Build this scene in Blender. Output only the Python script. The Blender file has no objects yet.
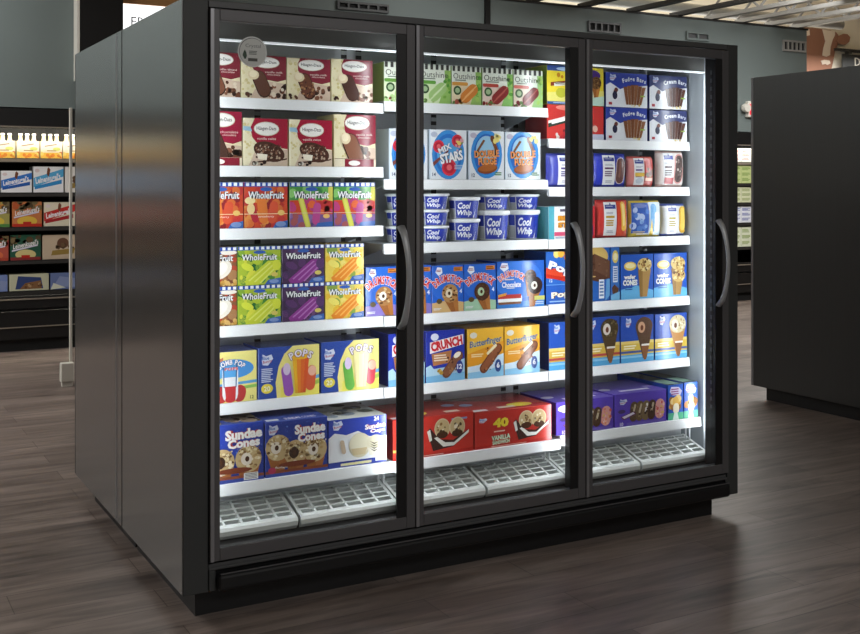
import bpy, bmesh, math, random
from mathutils import Vector, Matrix, Euler

SC = bpy.context.scene
COL = SC.collection
PI = math.pi

# ------------------------------------------------------------------ colour + materials
def lin(c):
    if isinstance(c, str):
        c = tuple(int(c[i:i + 2], 16) for i in (0, 2, 4))
    o = []
    for v in c[:3]:
        v = v / 255.0
        o.append(v / 12.92 if v <= 0.04045 else ((v + 0.055) / 1.055) ** 2.4)
    return (o[0], o[1], o[2], 1.0)

def mat(name, col, rough=0.5, metal=0.0, spec=0.5, emit=0.0, coat=0.0, bump=0.0, bump_scale=60.0, var=0.0):
    m = bpy.data.materials.new(name)
    m.use_nodes = True
    nt = m.node_tree
    b = nt.nodes['Principled BSDF']
    c = lin(col)
    b.inputs['Base Color'].default_value = c
    b.inputs['Roughness'].default_value = rough
    b.inputs['Metallic'].default_value = metal
    b.inputs['Specular IOR Level'].default_value = spec
    b.inputs['Coat Weight'].default_value = coat
    if emit:
        b.inputs['Emission Color'].default_value = c
        b.inputs['Emission Strength'].default_value = emit
    if bump or var:
        tc = nt.nodes.new('ShaderNodeTexCoord')
        nz = nt.nodes.new('ShaderNodeTexNoise')
        nz.inputs['Scale'].default_value = bump_scale
        nt.links.new(tc.outputs['Object'], nz.inputs['Vector'])
        if bump:
            bp = nt.nodes.new('ShaderNodeBump')
            bp.inputs['Strength'].default_value = bump
            bp.inputs['Distance'].default_value = 0.002
            nt.links.new(nz.outputs['Fac'], bp.inputs['Height'])
            nt.links.new(bp.outputs['Normal'], b.inputs['Normal'])
        if var:
            mx = nt.nodes.new('ShaderNodeMix')
            mx.data_type = 'RGBA'
            mx.inputs[6].default_value = tuple(v * (1 - var) for v in c[:3]) + (1,)
            mx.inputs[7].default_value = tuple(min(1, v * (1 + var)) for v in c[:3]) + (1,)
            nt.links.new(nz.outputs['Fac'], mx.inputs[0])
            nt.links.new(mx.outputs[2], b.inputs['Base Color'])
    return m

def ink_mat(name, rough, coat=0.0, bump=0.0):
    m = bpy.data.materials.new(name)
    m.use_nodes = True
    nt = m.node_tree
    b = nt.nodes['Principled BSDF']
    a = nt.nodes.new('ShaderNodeAttribute')
    a.attribute_name = 'ink'
    nt.links.new(a.outputs['Color'], b.inputs['Base Color'])
    b.inputs['Roughness'].default_value = rough
    b.inputs['Coat Weight'].default_value = coat
    if bump:
        tc = nt.nodes.new('ShaderNodeTexCoord')
        nz = nt.nodes.new('ShaderNodeTexNoise')
        nz.inputs['Scale'].default_value = 30
        bp = nt.nodes.new('ShaderNodeBump')
        bp.inputs['Strength'].default_value = bump
        bp.inputs['Distance'].default_value = 0.006
        nt.links.new(tc.outputs['Object'], nz.inputs['Vector'])
        nt.links.new(nz.outputs['Fac'], bp.inputs['Height'])
        nt.links.new(bp.outputs['Normal'], b.inputs['Normal'])
    return m

M = {}
M['carton'] = ink_mat('printed_carton', 0.22)
M['film'] = ink_mat('printed_film', 0.25, bump=0.6)
M['tub'] = ink_mat('printed_plastic', 0.35)
M['matte_print'] = ink_mat('printed_board', 0.6)
M['black'] = mat('black_plastic', (12, 12, 14), 0.45)
M['black_gloss'] = mat('black_gloss', (8, 8, 9), 0.2)
M['graphite'] = mat('graphite_metal', (78, 79, 80), 0.45, 0.3, bump=0.02, bump_scale=200)
M['graphite_dark'] = mat('graphite_dark_metal', (58, 60, 60), 0.5, 0.2)
M['door_frame'] = mat('door_frame_metal', (92, 91, 93), 0.42, 0.4)
M['trim'] = mat('edge_trim_aluminium', (150, 150, 154), 0.35, 0.7)
M['handle'] = mat('handle_steel', (160, 162, 164), 0.36, 0.3)
M['white_metal'] = mat('white_enamel', (240, 242, 244), 0.4, var=0.03, bump_scale=8)
M['liner'] = mat('liner_enamel', (160, 167, 172), 0.4, var=0.02, bump_scale=5)
M['back_liner'] = mat('back_panel_enamel', (214, 218, 222), 0.5, var=0.05, bump_scale=4)
M['deck_grey'] = mat('shelf_deck_grey', (170, 174, 178), 0.5)
M['baffle'] = mat('baffle_grey', (126, 126, 124), 0.5)
M['grille'] = mat('grille_plastic', (232, 236, 234), 0.4, var=0.03, bump_scale=12)
M['grille_dark'] = mat('grille_under_tray', (112, 118, 116), 0.5)
M['led'] = mat('led_tube', (244, 250, 255), 0.5, emit=24.0)
M['lip_glow'] = mat('glowing_lip_enamel', (244, 250, 255), 0.5, emit=0.5)  # weak emission imitates light caught by the baffle lip
M['rubber'] = mat('black_rubber', (14, 15, 17), 0.4)
M['sticker'] = ink_mat('printed_sticker', 0.5)
M['teal'] = mat('teal_grey_paint', (112, 123, 122), 0.7, var=0.06, bump_scale=2)
M['cream'] = mat('cream_paint', (232, 226, 208), 0.7, var=0.03, bump_scale=2)
M['wall_neutral'] = mat('grey_paint', (120, 118, 114), 0.8, var=0.05, bump_scale=2)
M['steel_joist'] = mat('galvanised_steel', (158, 157, 153), 0.5, 0.1, var=0.1, bump_scale=6)
M['dark_joist'] = mat('dark_painted_steel', (40, 38, 36), 0.6)
M['white_paint'] = mat('white_paint', (225, 222, 212), 0.5)
M['lit_white'] = mat('lit_sign_face', (250, 250, 250), 0.5, emit=1.6)
M['wood'] = mat('pine_wood', (176, 130, 82), 0.5, var=0.15, bump_scale=9)
M['cooler_black'] = mat('cooler_black', (9, 9, 10), 0.5)
M['shelf_edge'] = mat('shelf_edge_dark', (44, 42, 40), 0.5)
M['cooler_lip'] = mat('cooler_lip_metal', (150, 140, 128), 0.45, 0.4)
M['cooler_led'] = mat('cooler_lamp', (255, 246, 226), 0.5, emit=85.0)
M['bottle_glass'] = mat('bottle_glass', (214, 196, 140), 0.15, coat=0.5)
M['bottle_cap'] = mat('bottle_cap', (240, 236, 226), 0.35)
M['exit_red'] = mat('exit_letter_red', (235, 40, 60), 0.4, emit=1.0)
M['grey_letter'] = mat('grey_letter', (150, 155, 160), 0.5)
M['slot'] = mat('slot_black', (6, 6, 7), 0.8)

def brushed(name, col, rough):
    """steel brushed vertically: reflections smear sideways"""
    m = bpy.data.materials.new(name); m.use_nodes = True
    nt = m.node_tree; b = nt.nodes['Principled BSDF']
    b.inputs['Metallic'].default_value = 0.9
    b.inputs['Roughness'].default_value = rough
    b.inputs['Anisotropic'].default_value = 0.85
    tg = nt.nodes.new('ShaderNodeCombineXYZ'); tg.inputs[1].default_value = 1.0
    nt.links.new(tg.outputs[0], b.inputs['Tangent'])
    tc = nt.nodes.new('ShaderNodeTexCoord')
    mp = nt.nodes.new('ShaderNodeMapping'); mp.inputs['Scale'].default_value = (260, 260, 1.5)
    nz = nt.nodes.new('ShaderNodeTexNoise'); nz.inputs['Scale'].default_value = 1.0; nz.inputs['Detail'].default_value = 3
    mx = nt.nodes.new('ShaderNodeMix'); mx.data_type = 'RGBA'
    c = lin(col); mx.inputs[6].default_value = tuple(v * .92 for v in c[:3]) + (1,); mx.inputs[7].default_value = tuple(v * 1.08 for v in c[:3]) + (1,)
    nt.links.new(tc.outputs['Object'], mp.inputs['Vector'])
    nt.links.new(mp.outputs['Vector'], nz.inputs['Vector'])
    nt.links.new(nz.outputs['Fac'], mx.inputs[0]); nt.links.new(mx.outputs[2], b.inputs['Base Color'])
    return m
M['brushed'] = brushed('brushed_dark_steel', (178, 178, 178), 0.27)
M['brushed_far'] = brushed('brushed_black_steel', (98, 99, 99), 0.5)

def glass_mat():
    m = bpy.data.materials.new('clear_glass'); m.use_nodes = True
    nt = m.node_tree; nt.nodes.clear()
    out = nt.nodes.new('ShaderNodeOutputMaterial')
    mx = nt.nodes.new('ShaderNodeMixShader')
    ge = nt.nodes.new('ShaderNodeNewGeometry')
    def mth(op, a, b=None):
        n = nt.nodes.new('ShaderNodeMath'); n.operation = op
        for i, v in enumerate((a, b)):
            if v is None: continue
            if isinstance(v, (int, float)): n.inputs[i].default_value = v
            else: nt.links.new(v, n.inputs[i])
        return n.outputs[0]
    dt = nt.nodes.new('ShaderNodeVectorMath'); dt.operation = 'DOT_PRODUCT'
    nt.links.new(ge.outputs['Incoming'], dt.inputs[0]); nt.links.new(ge.outputs['Normal'], dt.inputs[1])
    sch = mth('ADD', mth('MULTIPLY', mth('POWER', mth('SUBTRACT', 1.0, mth('ABSOLUTE', dt.outputs['Value'])), 5.0), 0.96), 0.035)
    tr = nt.nodes.new('ShaderNodeBsdfTransparent'); tr.inputs['Color'].default_value = (0.965, 0.975, 0.97, 1)
    gl = nt.nodes.new('ShaderNodeBsdfGlossy'); gl.inputs['Roughness'].default_value = 0.02
    nt.links.new(sch, mx.inputs[0]); nt.links.new(tr.outputs[0], mx.inputs[1])
    nt.links.new(gl.outputs[0], mx.inputs[2]); nt.links.new(mx.outputs[0], out.inputs[0])
    return m
M['glass'] = glass_mat()

def floor_mat():
    m = bpy.data.materials.new('vinyl_plank'); m.use_nodes = True
    nt = m.node_tree; b = nt.nodes['Principled BSDF']; L = nt.links
    tc = nt.nodes.new('ShaderNodeTexCoord')
    br = nt.nodes.new('ShaderNodeTexBrick')
    br.inputs['Scale'].default_value = 1.0
    br.inputs['Brick Width'].default_value = 1.22; br.inputs['Row Height'].default_value = 0.178
    br.inputs['Mortar Size'].default_value = 0.0016; br.inputs['Mortar Smooth'].default_value = 0.2
    br.offset = 0.37; br.inputs['Bias'].default_value = 0.0
    br.inputs['Color1'].default_value = lin((134, 122, 115)); br.inputs['Color2'].default_value = lin((110, 99, 93))
    br.inputs['Mortar'].default_value = lin((74, 66, 61))
    L.new(tc.outputs['Object'], br.inputs['Vector'])
    mp = nt.nodes.new('ShaderNodeMapping'); mp.inputs['Scale'].default_value = (0.9, 7.5, 1)
    L.new(tc.outputs['Object'], mp.inputs['Vector'])
    n1 = nt.nodes.new('ShaderNodeTexNoise'); n1.inputs['Scale'].default_value = 1.6; n1.inputs['Detail'].default_value = 7
    n1.inputs['Roughness'].default_value = 0.62; n1.inputs['Distortion'].default_value = 1.1
    L.new(mp.outputs['Vector'], n1.inputs['Vector'])
    rp = nt.nodes.new('ShaderNodeValToRGB')
    rp.color_ramp.elements[0].position = 0.30; rp.color_ramp.elements[0].color = (0.36, 0.34, 0.335, 1)
    rp.color_ramp.elements[1].position = 0.68; rp.color_ramp.elements[1].color = (1.18, 1.16, 1.14, 1)
    L.new(n1.outputs['Fac'], rp.inputs['Fac'])
    mu = nt.nodes.new('ShaderNodeMix'); mu.data_type = 'RGBA'; mu.blend_type = 'MULTIPLY'; mu.inputs[0].default_value = 1
    L.new(br.outputs['Color'], mu.inputs[6]); L.new(rp.outputs['Color'], mu.inputs[7])
    L.new(mu.outputs[2], b.inputs['Base Color'])
    b.inputs['Roughness'].default_value = 0.42
    bp = nt.nodes.new('ShaderNodeBump'); bp.inputs['Strength'].default_value = 0.12; bp.inputs['Distance'].default_value = 0.003
    L.new(n1.outputs['Fac'], bp.inputs['Height']); L.new(bp.outputs['Normal'], b.inputs['Normal'])
    return m
M['floor'] = floor_mat()

def slotted_mat(name, metal_c, n):
    """upright with a row of punched slots"""
    m = bpy.data.materials.new(name); m.use_nodes = True
    nt = m.node_tree; b = nt.nodes['Principled BSDF']; b.inputs['Roughness'].default_value = 0.5
    tc = nt.nodes.new('ShaderNodeTexCoord'); sp = nt.nodes.new('ShaderNodeSeparateXYZ')
    mu = nt.nodes.new('ShaderNodeMath'); mu.operation = 'MULTIPLY'; mu.inputs[1].default_value = n
    fr = nt.nodes.new('ShaderNodeMath'); fr.operation = 'FRACT'
    gt = nt.nodes.new('ShaderNodeMath'); gt.operation = 'GREATER_THAN'; gt.inputs[1].default_value = 0.5
    mx = nt.nodes.new('ShaderNodeMix'); mx.data_type = 'RGBA'
    mx.inputs[6].default_value = lin(metal_c); mx.inputs[7].default_value = lin((6, 6, 7))
    L = nt.links; L.new(tc.outputs['Object'], sp.inputs[0]); L.new(sp.outputs[2], mu.inputs[0]); L.new(mu.outputs[0], fr.inputs[0])
    L.new(fr.outputs[0], gt.inputs[0]); L.new(gt.outputs[0], mx.inputs[0]); L.new(mx.outputs[2], b.inputs['Base Color'])
    return m
M['slotted_light'] = slotted_mat('slotted_upright_steel', (190, 194, 198), 32.0)
M['slotted_dark'] = slotted_mat('slotted_black_steel', (70, 72, 76), 29.0)

def deck_mat():
    m = bpy.data.materials.new('corrugated_deck'); m.use_nodes = True
    nt = m.node_tree; b = nt.nodes['Principled BSDF']
    b.inputs['Base Color'].default_value = lin((226, 214, 190)); b.inputs['Roughness'].default_value = 0.6
    tc = nt.nodes.new('ShaderNodeTexCoord'); wv = nt.nodes.new('ShaderNodeTexWave')
    wv.bands_direction = 'Y'; wv.inputs['Scale'].default_value = 2.0
    bp = nt.nodes.new('ShaderNodeBump'); bp.inputs['Strength'].default_value = 0.6; bp.inputs['Distance'].default_value = 0.03
    nt.links.new(tc.outputs['Object'], wv.inputs['Vector']); nt.links.new(wv.outputs['Fac'], bp.inputs['Height'])
    nt.links.new(bp.outputs['Normal'], b.inputs['Normal'])
    return m
M['deck'] = deck_mat()

# ------------------------------------------------------------------ mesh helpers
def add_box(bm, x0, x1, y0, y1, z0, z1, bevel=0.0, seg=1):
    r = bmesh.ops.create_cube(bm, size=1.0)
    vs = r['verts']
    for v in vs:
        v.co = Vector(((x0 + x1) / 2 + v.co.x * (x1 - x0), (y0 + y1) / 2 + v.co.y * (y1 - y0), (z0 + z1) / 2 + v.co.z * (z1 - z0)))
    if bevel > 0:
        es = list({e for v in vs for e in v.link_edges})
        bmesh.ops.bevel(bm, geom=es, offset=bevel, segments=seg, profile=0.5, affect='EDGES')

def add_prism(bm, pts, axis, a0, a1):
    """extrude a 2-D outline along an axis: axis 'x' takes (y,z), 'y' takes (x,z), 'z' takes (x,y)"""
    def P(p, a):
        return {'x': (a, p[0], p[1]), 'y': (p[0], a, p[1]), 'z': (p[0], p[1], a)}[axis]
    A = [bm.verts.new(P(p, a0)) for p in pts]
    B = [bm.verts.new(P(p, a1)) for p in pts]
    n = len(pts)
    bm.faces.new(A); bm.faces.new(list(reversed(B)))
    for i in range(n):
        bm.faces.new((A[i], B[i], B[(i + 1) % n], A[(i + 1) % n]))

def add_tube(bm, path, rx, ry=None, seg=12):
    """swept ellipse; rx / ry may be lists, one per point"""
    n = len(path)
    rx = rx if isinstance(rx, (list, tuple)) else [rx] * n
    ry = rx if ry is None else (ry if isinstance(ry, (list, tuple)) else [ry] * n)
    path = [Vector(p) for p in path]
    rings = []
    for i, p in enumerate(path):
        t = (path[min(i + 1, n - 1)] - path[max(i - 1, 0)]).normalized()
        ref = Vector((1, 0, 0)) if abs(t.x) < 0.8 else Vector((0, 1, 0))
        a = (ref - t * ref.dot(t)).normalized(); b = t.cross(a)
        rings.append([bm.verts.new(p + a * (rx[i] * math.cos(2 * PI * k / seg)) + b * (ry[i] * math.sin(2 * PI * k / seg))) for k in range(seg)])
    for i in range(n - 1):
        for k in range(seg):
            bm.faces.new((rings[i][k], rings[i][(k + 1) % seg], rings[i + 1][(k + 1) % seg], rings[i + 1][k]))
    bm.faces.new(list(reversed(rings[0]))); bm.faces.new(rings[-1])

def add_lathe(bm, prof, seg=24, cx=0, cy=0):
    rings = [[bm.verts.new((cx + r * math.cos(2 * PI * k / seg), cy + r * math.sin(2 * PI * k / seg), z)) for k in range(seg)] for r, z in prof]
    for i in range(len(prof) - 1):
        for k in range(seg):
            bm.faces.new((rings[i][k], rings[i][(k + 1) % seg], rings[i + 1][(k + 1) % seg], rings[i + 1][k]))
    bm.faces.new(list(reversed(rings[0]))); bm.faces.new(rings[-1])

def finish(bm, name, material, parent=None, smooth=False, normals=True):
    if normals:
        bmesh.ops.recalc_face_normals(bm, faces=bm.faces[:])
    me = bpy.data.meshes.new(name)
    bm.to_mesh(me); bm.free()
    me.materials.append(material)
    if smooth:
        for p in me.polygons: p.use_smooth = True
    o = bpy.data.objects.new(name, me)
    COL.objects.link(o)
    if parent is not None:
        attach(o, parent)
    return o

def attach(o, parent):
    """keep world placement: parents here are never rotated or scaled"""
    w = Vector(o.location)
    o.parent = parent
    p = parent; off = Vector((0, 0, 0))
    while p is not None:
        off += Vector(p.location); p = p.parent
    o.location = w - off

def boxobj(name, material, parent, *dims, bevel=0.0, seg=1):
    bm = bmesh.new(); add_box(bm, *dims, bevel=bevel, seg=seg)
    return finish(bm, name, material, parent)

def tag(o, label, cat, group=None):
    o['label'] = label; o['category'] = cat
    if group: o['group'] = group
    return o

def thing(name, loc, label, cat, group=None):
    o = bpy.data.objects.new(name, None); COL.objects.link(o)
    o.location = loc; o.empty_display_size = 0.1
    return tag(o, label, cat, group)

def struct(o):
    o['kind'] = 'structure'; return o

# ------------------------------------------------------------------ text outlines
_txt = {}
def text_mesh(s, bold=0.0, shear=0.0):
    k = (s, bold, shear)
    if k in _txt: return _txt[k]
    cu = bpy.data.curves.new('t', 'FONT'); cu.body = s
    cu.resolution_u = 2; cu.offset = bold; cu.shear = shear
    ob = bpy.data.objects.new('t', cu); COL.objects.link(ob)
    dg = bpy.context.evaluated_depsgraph_get()
    ev = ob.evaluated_get(dg); me = ev.to_mesh()
    vs = [(v.co.x, v.co.y) for v in me.vertices]; fs = [tuple(p.vertices) for p in me.polygons]
    ev.to_mesh_clear(); bpy.data.objects.remove(ob); bpy.data.curves.remove(cu)
    if not vs:
        vs = [(0, 0), (1, 0), (0, 1)]; fs = []
    x0 = min(v[0] for v in vs); x1 = max(v[0] for v in vs); y0 = min(v[1] for v in vs); y1 = max(v[1] for v in vs)
    w = (x1 - x0) or 1; h = (y1 - y0) or 1
    out = ([((x - x0) / h - w / h / 2, (y - y0) / h - 0.5) for x, y in vs], fs, w / h)
    _txt[k] = out
    return out

_gl = {}
def glyph(ch, bold=0.0):
    """one letter on its own baseline, cap height 1: (points, faces, x0, width)"""
    k = (ch, bold)
    if k in _gl: return _gl[k]
    def raw(c):
        cu = bpy.data.curves.new('g', 'FONT'); cu.body = c; cu.resolution_u = 2; cu.offset = bold
        ob = bpy.data.objects.new('g', cu); COL.objects.link(ob)
        ev = ob.evaluated_get(bpy.context.evaluated_depsgraph_get()); me = ev.to_mesh()
        vs = [(v.co.x, v.co.y) for v in me.vertices]; fs = [tuple(p.vertices) for p in me.polygons]
        ev.to_mesh_clear(); bpy.data.objects.remove(ob); bpy.data.curves.remove(cu)
        return vs, fs
    if 'cap' not in _gl: _gl['cap'] = max(v[1] for v in raw('H')[0])
    cap = _gl['cap']; vs, fs = raw(ch)
    x0 = min(v[0] for v in vs); x1 = max(v[0] for v in vs)
    _gl[k] = ([((x - (x0 + x1) / 2) / cap, y / cap - .5) for x, y in vs], fs, (x1 - x0) / cap)
    return _gl[k]

# ------------------------------------------------------------------ printed artwork
def clip_poly(pts, w, h):
    def cl(pts, inside, cut):
        o = []
        for i in range(len(pts)):
            a, b = pts[i], pts[(i + 1) % len(pts)]
            if inside(a):
                o.append(a)
                if not inside(b): o.append(cut(a, b))
            elif inside(b): o.append(cut(a, b))
        return o
    def ix(c): return lambda a, b: (c, a[1] + (b[1] - a[1]) * (c - a[0]) / (b[0] - a[0]))
    def iy(c): return lambda a, b: (a[0] + (b[0] - a[0]) * (c - a[1]) / (b[1] - a[1]), c)
    for ins, cut in ((lambda p: p[0] >= 0, ix(0)), (lambda p: p[0] <= w, ix(w)), (lambda p: p[1] >= 0, iy(0)), (lambda p: p[1] <= h, iy(h))):
        if len(pts) < 3: return []
        pts = cl(pts, ins, cut)
    return pts

class Art:
    """flat printing laid over one face of a package; u,v run 0..1 over the face"""
    def __init__(s, W, H, STEP=0.0001, seed=1):
        s.W, s.H, s.step, s.k = W, H, STEP, 1
        s.items = []                       # (verts2d, faces, colour, layer)
        s.rnd = random.Random(seed)
    def _poly(s, pts, col, layer=None, clip=True):
        if clip: pts = clip_poly(pts, s.W, s.H)
        q = []
        for p in pts:
            if not q or (abs(p[0] - q[-1][0]) + abs(p[1] - q[-1][1])) > 1e-6: q.append(p)
        if len(q) > 2 and (abs(q[0][0] - q[-1][0]) + abs(q[0][1] - q[-1][1])) < 1e-6: q.pop()
        if len(q) < 3: return
        if layer is None:
            layer = s.k; s.k += 1
        s.items.append((q, [tuple(range(len(q)))], col, layer))
    def poly(s, pts, col): s._poly([(u * s.W, v * s.H) for u, v in pts], col)
    def rect(s, u0, v0, u1, v1, col): s.poly([(u0, v0), (u1, v0), (u1, v1), (u0, v1)], col)
    def ell(s, u, v, ru, rv, col, rot=0, n=22, layer=None):
        c, d = math.cos(rot), math.sin(rot); P = []
        for i in range(n):
            a = 2 * PI * i / n; x, y = ru * s.W * math.cos(a), rv * s.H * math.sin(a)
            P.append((u * s.W + x * c - y * d, v * s.H + x * d + y * c))
        s._poly(P, col, layer)
    def circ(s, u, v, r, col, layer=None): s.ell(u, v, r * s.H / s.W, r, col, n=16, layer=layer)
    def bar(s, u, v, ln, wd, rot, col):
        """rounded bar: ln, wd in face heights, rot from the vertical"""
        L, w = ln * s.H / 2, wd * s.H / 2; P = []
        for sg in (1, -1):
            for i in range(7):
                a = PI * i / 6 if sg > 0 else PI + PI * i / 6
                P.append((w * math.cos(a), sg * (L - w) + w * math.sin(a)))
        c, d = math.cos(rot), math.sin(rot)
        s._poly([(u * s.W + x * c - y * d, v * s.H + x * d + y * c) for x, y in P], col)
    def text(s, t, u, v, h, col, w=None, rot=0, bold=0.0, shear=0.0, line=None):
        vs, fs, asp = text_mesh(t, bold, shear)
        hh = h * s.H; ww = hh
        if w is not None: ww = w * s.W / asp
        c, d = math.cos(rot), math.sin(rot)
        def put(vs, fs, col):
            P = [(u * s.W + x * ww * c - y * hh * d, v * s.H + x * ww * d + y * hh * c) for x, y in vs]
            s.items.append((P, fs, col, s.k)); s.k += 1
        if line:
            v2, f2, _ = text_mesh(t, bold + 0.045, shear); put(v2, f2, line)
        put(vs, fs, col)
    def arc(s, t, u, v, r, a0, a1, h, col, bold=0.0, line=None):
        """letters along an arch, r in face heights, angles from the vertical (deg)"""
        G = [glyph(ch, bold) if ch != ' ' else ([], [], 0.35) for ch in t]
        adv = [g[2] for g in G]; gap = 0.16
        tot = sum(adv) + gap * (len(t) - 1)
        L = math.radians(a1 - a0) * r / h                    # arch length in letter heights
        sx = min(1.0, L / tot); off = (L - tot * sx) / 2
        for pas in ((line, 0.05), (col, 0.0)):
            if pas[0] is None: continue
            pos = off
            for i, ch in enumerate(t):
                a = math.radians(a0) + (pos + adv[i] * sx / 2) * h / r
                pos += (adv[i] + gap) * sx
                if ch == ' ': continue
                vs, fs, asp = glyph(ch, bold + pas[1])
                cx, cy = u * s.W + r * s.H * math.sin(a), v * s.H + r * s.H * math.cos(a)
                hh = h * s.H; c, d = math.cos(-a), math.sin(-a)
                P = [(cx + x * sx * hh * c - y * hh * d, cy + x * sx * hh * d + y * hh * c) for x, y in vs]
                s.items.append((P, fs, pas[0], s.k))
            s.k += 1
    def lines(s, u0, u1, v0, v1, n, col, ragged=0.25):
        """small print too fine to read"""
        for i in range(n):
            v = v1 + (v0 - v1) * (i + 0.5) / n; th = abs(v1 - v0) / n * 0.28
            e = u1 - s.rnd.random() * ragged * (u1 - u0)
            s._poly([(u0 * s.W, (v - th) * s.H), (e * s.W, (v - th) * s.H), (e * s.W, (v + th) * s.H), (u0 * s.W, (v + th) * s.H)], col, s.k)
        s.k += 1
    def blobs(s, n, u0, u1, v0, v1, r, cols):
        for i in range(n):
            q = r * (0.6 + 0.8 * s.rnd.random())
            s.ell(u0 + (u1 - u0) * s.rnd.random(), v0 + (v1 - v0) * s.rnd.random(), q * s.H / s.W, q * (0.7 + 0.5 * s.rnd.random()),
                  s.rnd.choice(cols), rot=s.rnd.random() * 3, n=9, layer=s.k + i % 3)
        s.k += 3
    def cone(s, u, v, h, top, cone='b9783e', nut=None, hole=None, tilt=0.0):
        """an ice-cream cone: v is the ball's centre, h the ball's radius in face heights"""
        c, d = math.cos(tilt), math.sin(tilt)
        def R(x, y): return (u * s.W + (x * c - y * d) * s.H * h, v * s.H + (x * d + y * c) * s.H * h)
        s._poly([R(-0.85, -0.5), R(0.85, -0.5), R(0.22, -2.9), R(-0.22, -2.9)], cone)
        s._poly([R(-0.85, -0.5), R(0.1, -0.6), R(-0.02, -2.9), R(-0.22, -2.9)], '9a5f30')
        s.circ(u, v, h, top)
        if nut:
            for i in range(30):
                a, q = s.rnd.random() * 6.28, s.rnd.random() ** 0.5 * h * 0.85
                s.ell(u + q * math.cos(a) * s.H / s.W, v + q * math.sin(a), h * 0.15 * s.H / s.W, h * 0.11, s.rnd.choice(nut), n=7, layer=s.k + i % 3)
            s.k += 3
        if hole:
            s.ell(u - 0.15 * h * s.H / s.W, v, h * 0.42 * s.H / s.W, h * 0.46, hole)
            s.ell(u - 0.1 * h * s.H / s.W, v, h * 0.16 * s.H / s.W, h * 0.2, '4a2c18')
    def into(s, bm, lay, f):
        """f(x, z, depth) -> 3-D point"""
        for vs, fs, col, k in s.items:
            c = lin(col)
            V = [bm.verts.new(f(x, z, k * s.step)) for x, z in vs]
            for fc in fs:
                try: F = bm.faces.new([V[i] for i in fc])
                except ValueError: continue
                for lp in F.loops: lp[lay] = c

PACK = {}
def carton_mesh(key, W, H, D, art, front='ffffff', side=None, top=None, bevel=0.0015):
    if key in PACK: return PACK[key]
    bm = bmesh.new(); lay = bm.loops.layers.float_color.new('ink')
    add_box(bm, -W / 2, W / 2, 0, D, 0, H, bevel=bevel)
    bmesh.ops.recalc_face_normals(bm, faces=bm.faces[:])
    cf, cs, ct = lin(front), lin(side or front), lin(top or side or front)
    for fc in bm.faces:
        n = fc.normal
        c = ct if n.z > 0.8 else (cs if abs(n.x) > 0.8 or n.y > 0.5 else cf)
        for lp in fc.loops: lp[lay] = c
    a = Art(W, H, seed=hash_str(key)); art(a)
    a.into(bm, lay, lambda x, z, d: (x - W / 2, -d, z))
    if hasattr(a, 'topart'):
        t = a.topart
        t.into(bm, lay, lambda x, y, d: (x - W / 2, y, H + d))
    if hasattr(a, 'sideart'):
        t = a.sideart
        t.into(bm, lay, lambda x, z, d: (-W / 2 - d, D - x, z))
    me = bpy.data.meshes.new(key); bm.to_mesh(me); bm.free()
    me.materials.append(M['carton'])
    PACK[key] = me
    return me

def hash_str(s):
    h = 7
    for ch in s: h = (h * 31 + ord(ch)) % 100003
    return h

def pouch_mesh(key, W, H, D, art, front, side):
    """a pillow pouch with crimped top and bottom seams"""
    if key in PACK: return PACK[key]
    bm = bmesh.new(); lay = bm.loops.layers.float_color.new('ink')
    nx, nz = 12, 14
    def bulge(x, z):
        u = x / W; v = z / H
        e = max(0.0, math.sin(PI * min(1, max(0, u)))) ** 0.22 * max(0.0, math.sin(PI * min(1, max(0, v)))) ** 0.3
        return D / 2 * e
    cf = lin(front); cs = lin(side)
    for sg in (-1, 1):
        G = [[bm.verts.new((W * i / nx - W / 2, D / 2 + sg * (bulge(W * i / nx, H * j / nz) + 0.0005), H * j / nz)) for j in range(nz + 1)] for i in range(nx + 1)]
        for i in range(nx):
            for j in range(nz):
                q = (G[i][j], G[i + 1][j], G[i + 1][j + 1], G[i][j + 1])
                F = bm.faces.new(q if sg < 0 else tuple(reversed(q)))
                F.smooth = True
                for lp in F.loops: lp[lay] = cf if j not in (0, nz - 1) else cs
    a = Art(W, H, STEP=0.00015, seed=hash_str(key)); art(a)
    # split big print areas so they follow the bulge
    items = []
    for vs, fs, col, k in a.items:
        if len(fs) == 1 and len(vs) >= 3:
            for i in range(nx):
                for j in range(nz):
                    x0, x1, z0, z1 = W * i / nx, W * (i + 1) / nx, H * j / nz, H * (j + 1) / nz
                    P = clip_poly([(x - x0, z - z0) for x, z in vs], x1 - x0, z1 - z0)
                    P = [(x + x0, z + z0) for x, z in P]
                    if len(P) >= 3: items.append((P, [tuple(range(len(P)))], col, k))
        else: items.append((vs, fs, col, k))
    a.items = items
    a.into(bm, lay, lambda x, z, d: (x - W / 2, D / 2 - bulge(x, z) - 0.0008 - d, z))
    me = bpy.data.meshes.new(key); bm.to_mesh(me); bm.free()
    me.materials.append(M['film']); PACK[key] = me
    return me

def place(name, me, x, y, z, label, cat, group, rz=0.0):
    o = bpy.data.objects.new(name, me); COL.objects.link(o)
    o.location = (x, y, z); o.rotation_euler = (0, 0, rz)
    return tag(o, label, cat, group)
# ------------------------------------------------------------------ the three-door freezer case
CW, CD, CH, ZB = 2.386, 0.807, 1.985, 0.09
DX = (0.083, 0.829, 1.576, 2.323)           # door edges
SHX = ((0.050, 0.8245), (0.8285, 1.5715), (1.5755, 2.330))
SHZ = ((1.697, 1.460, 1.242, 0.906, 0.639, 0.384), (1.706, 1.415, 1.174, 0.904, 0.638, 0.380), (1.583, 1.386, 1.172, 0.908, 0.638, 0.392))
YF, YF6 = 0.235, 0.150

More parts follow.
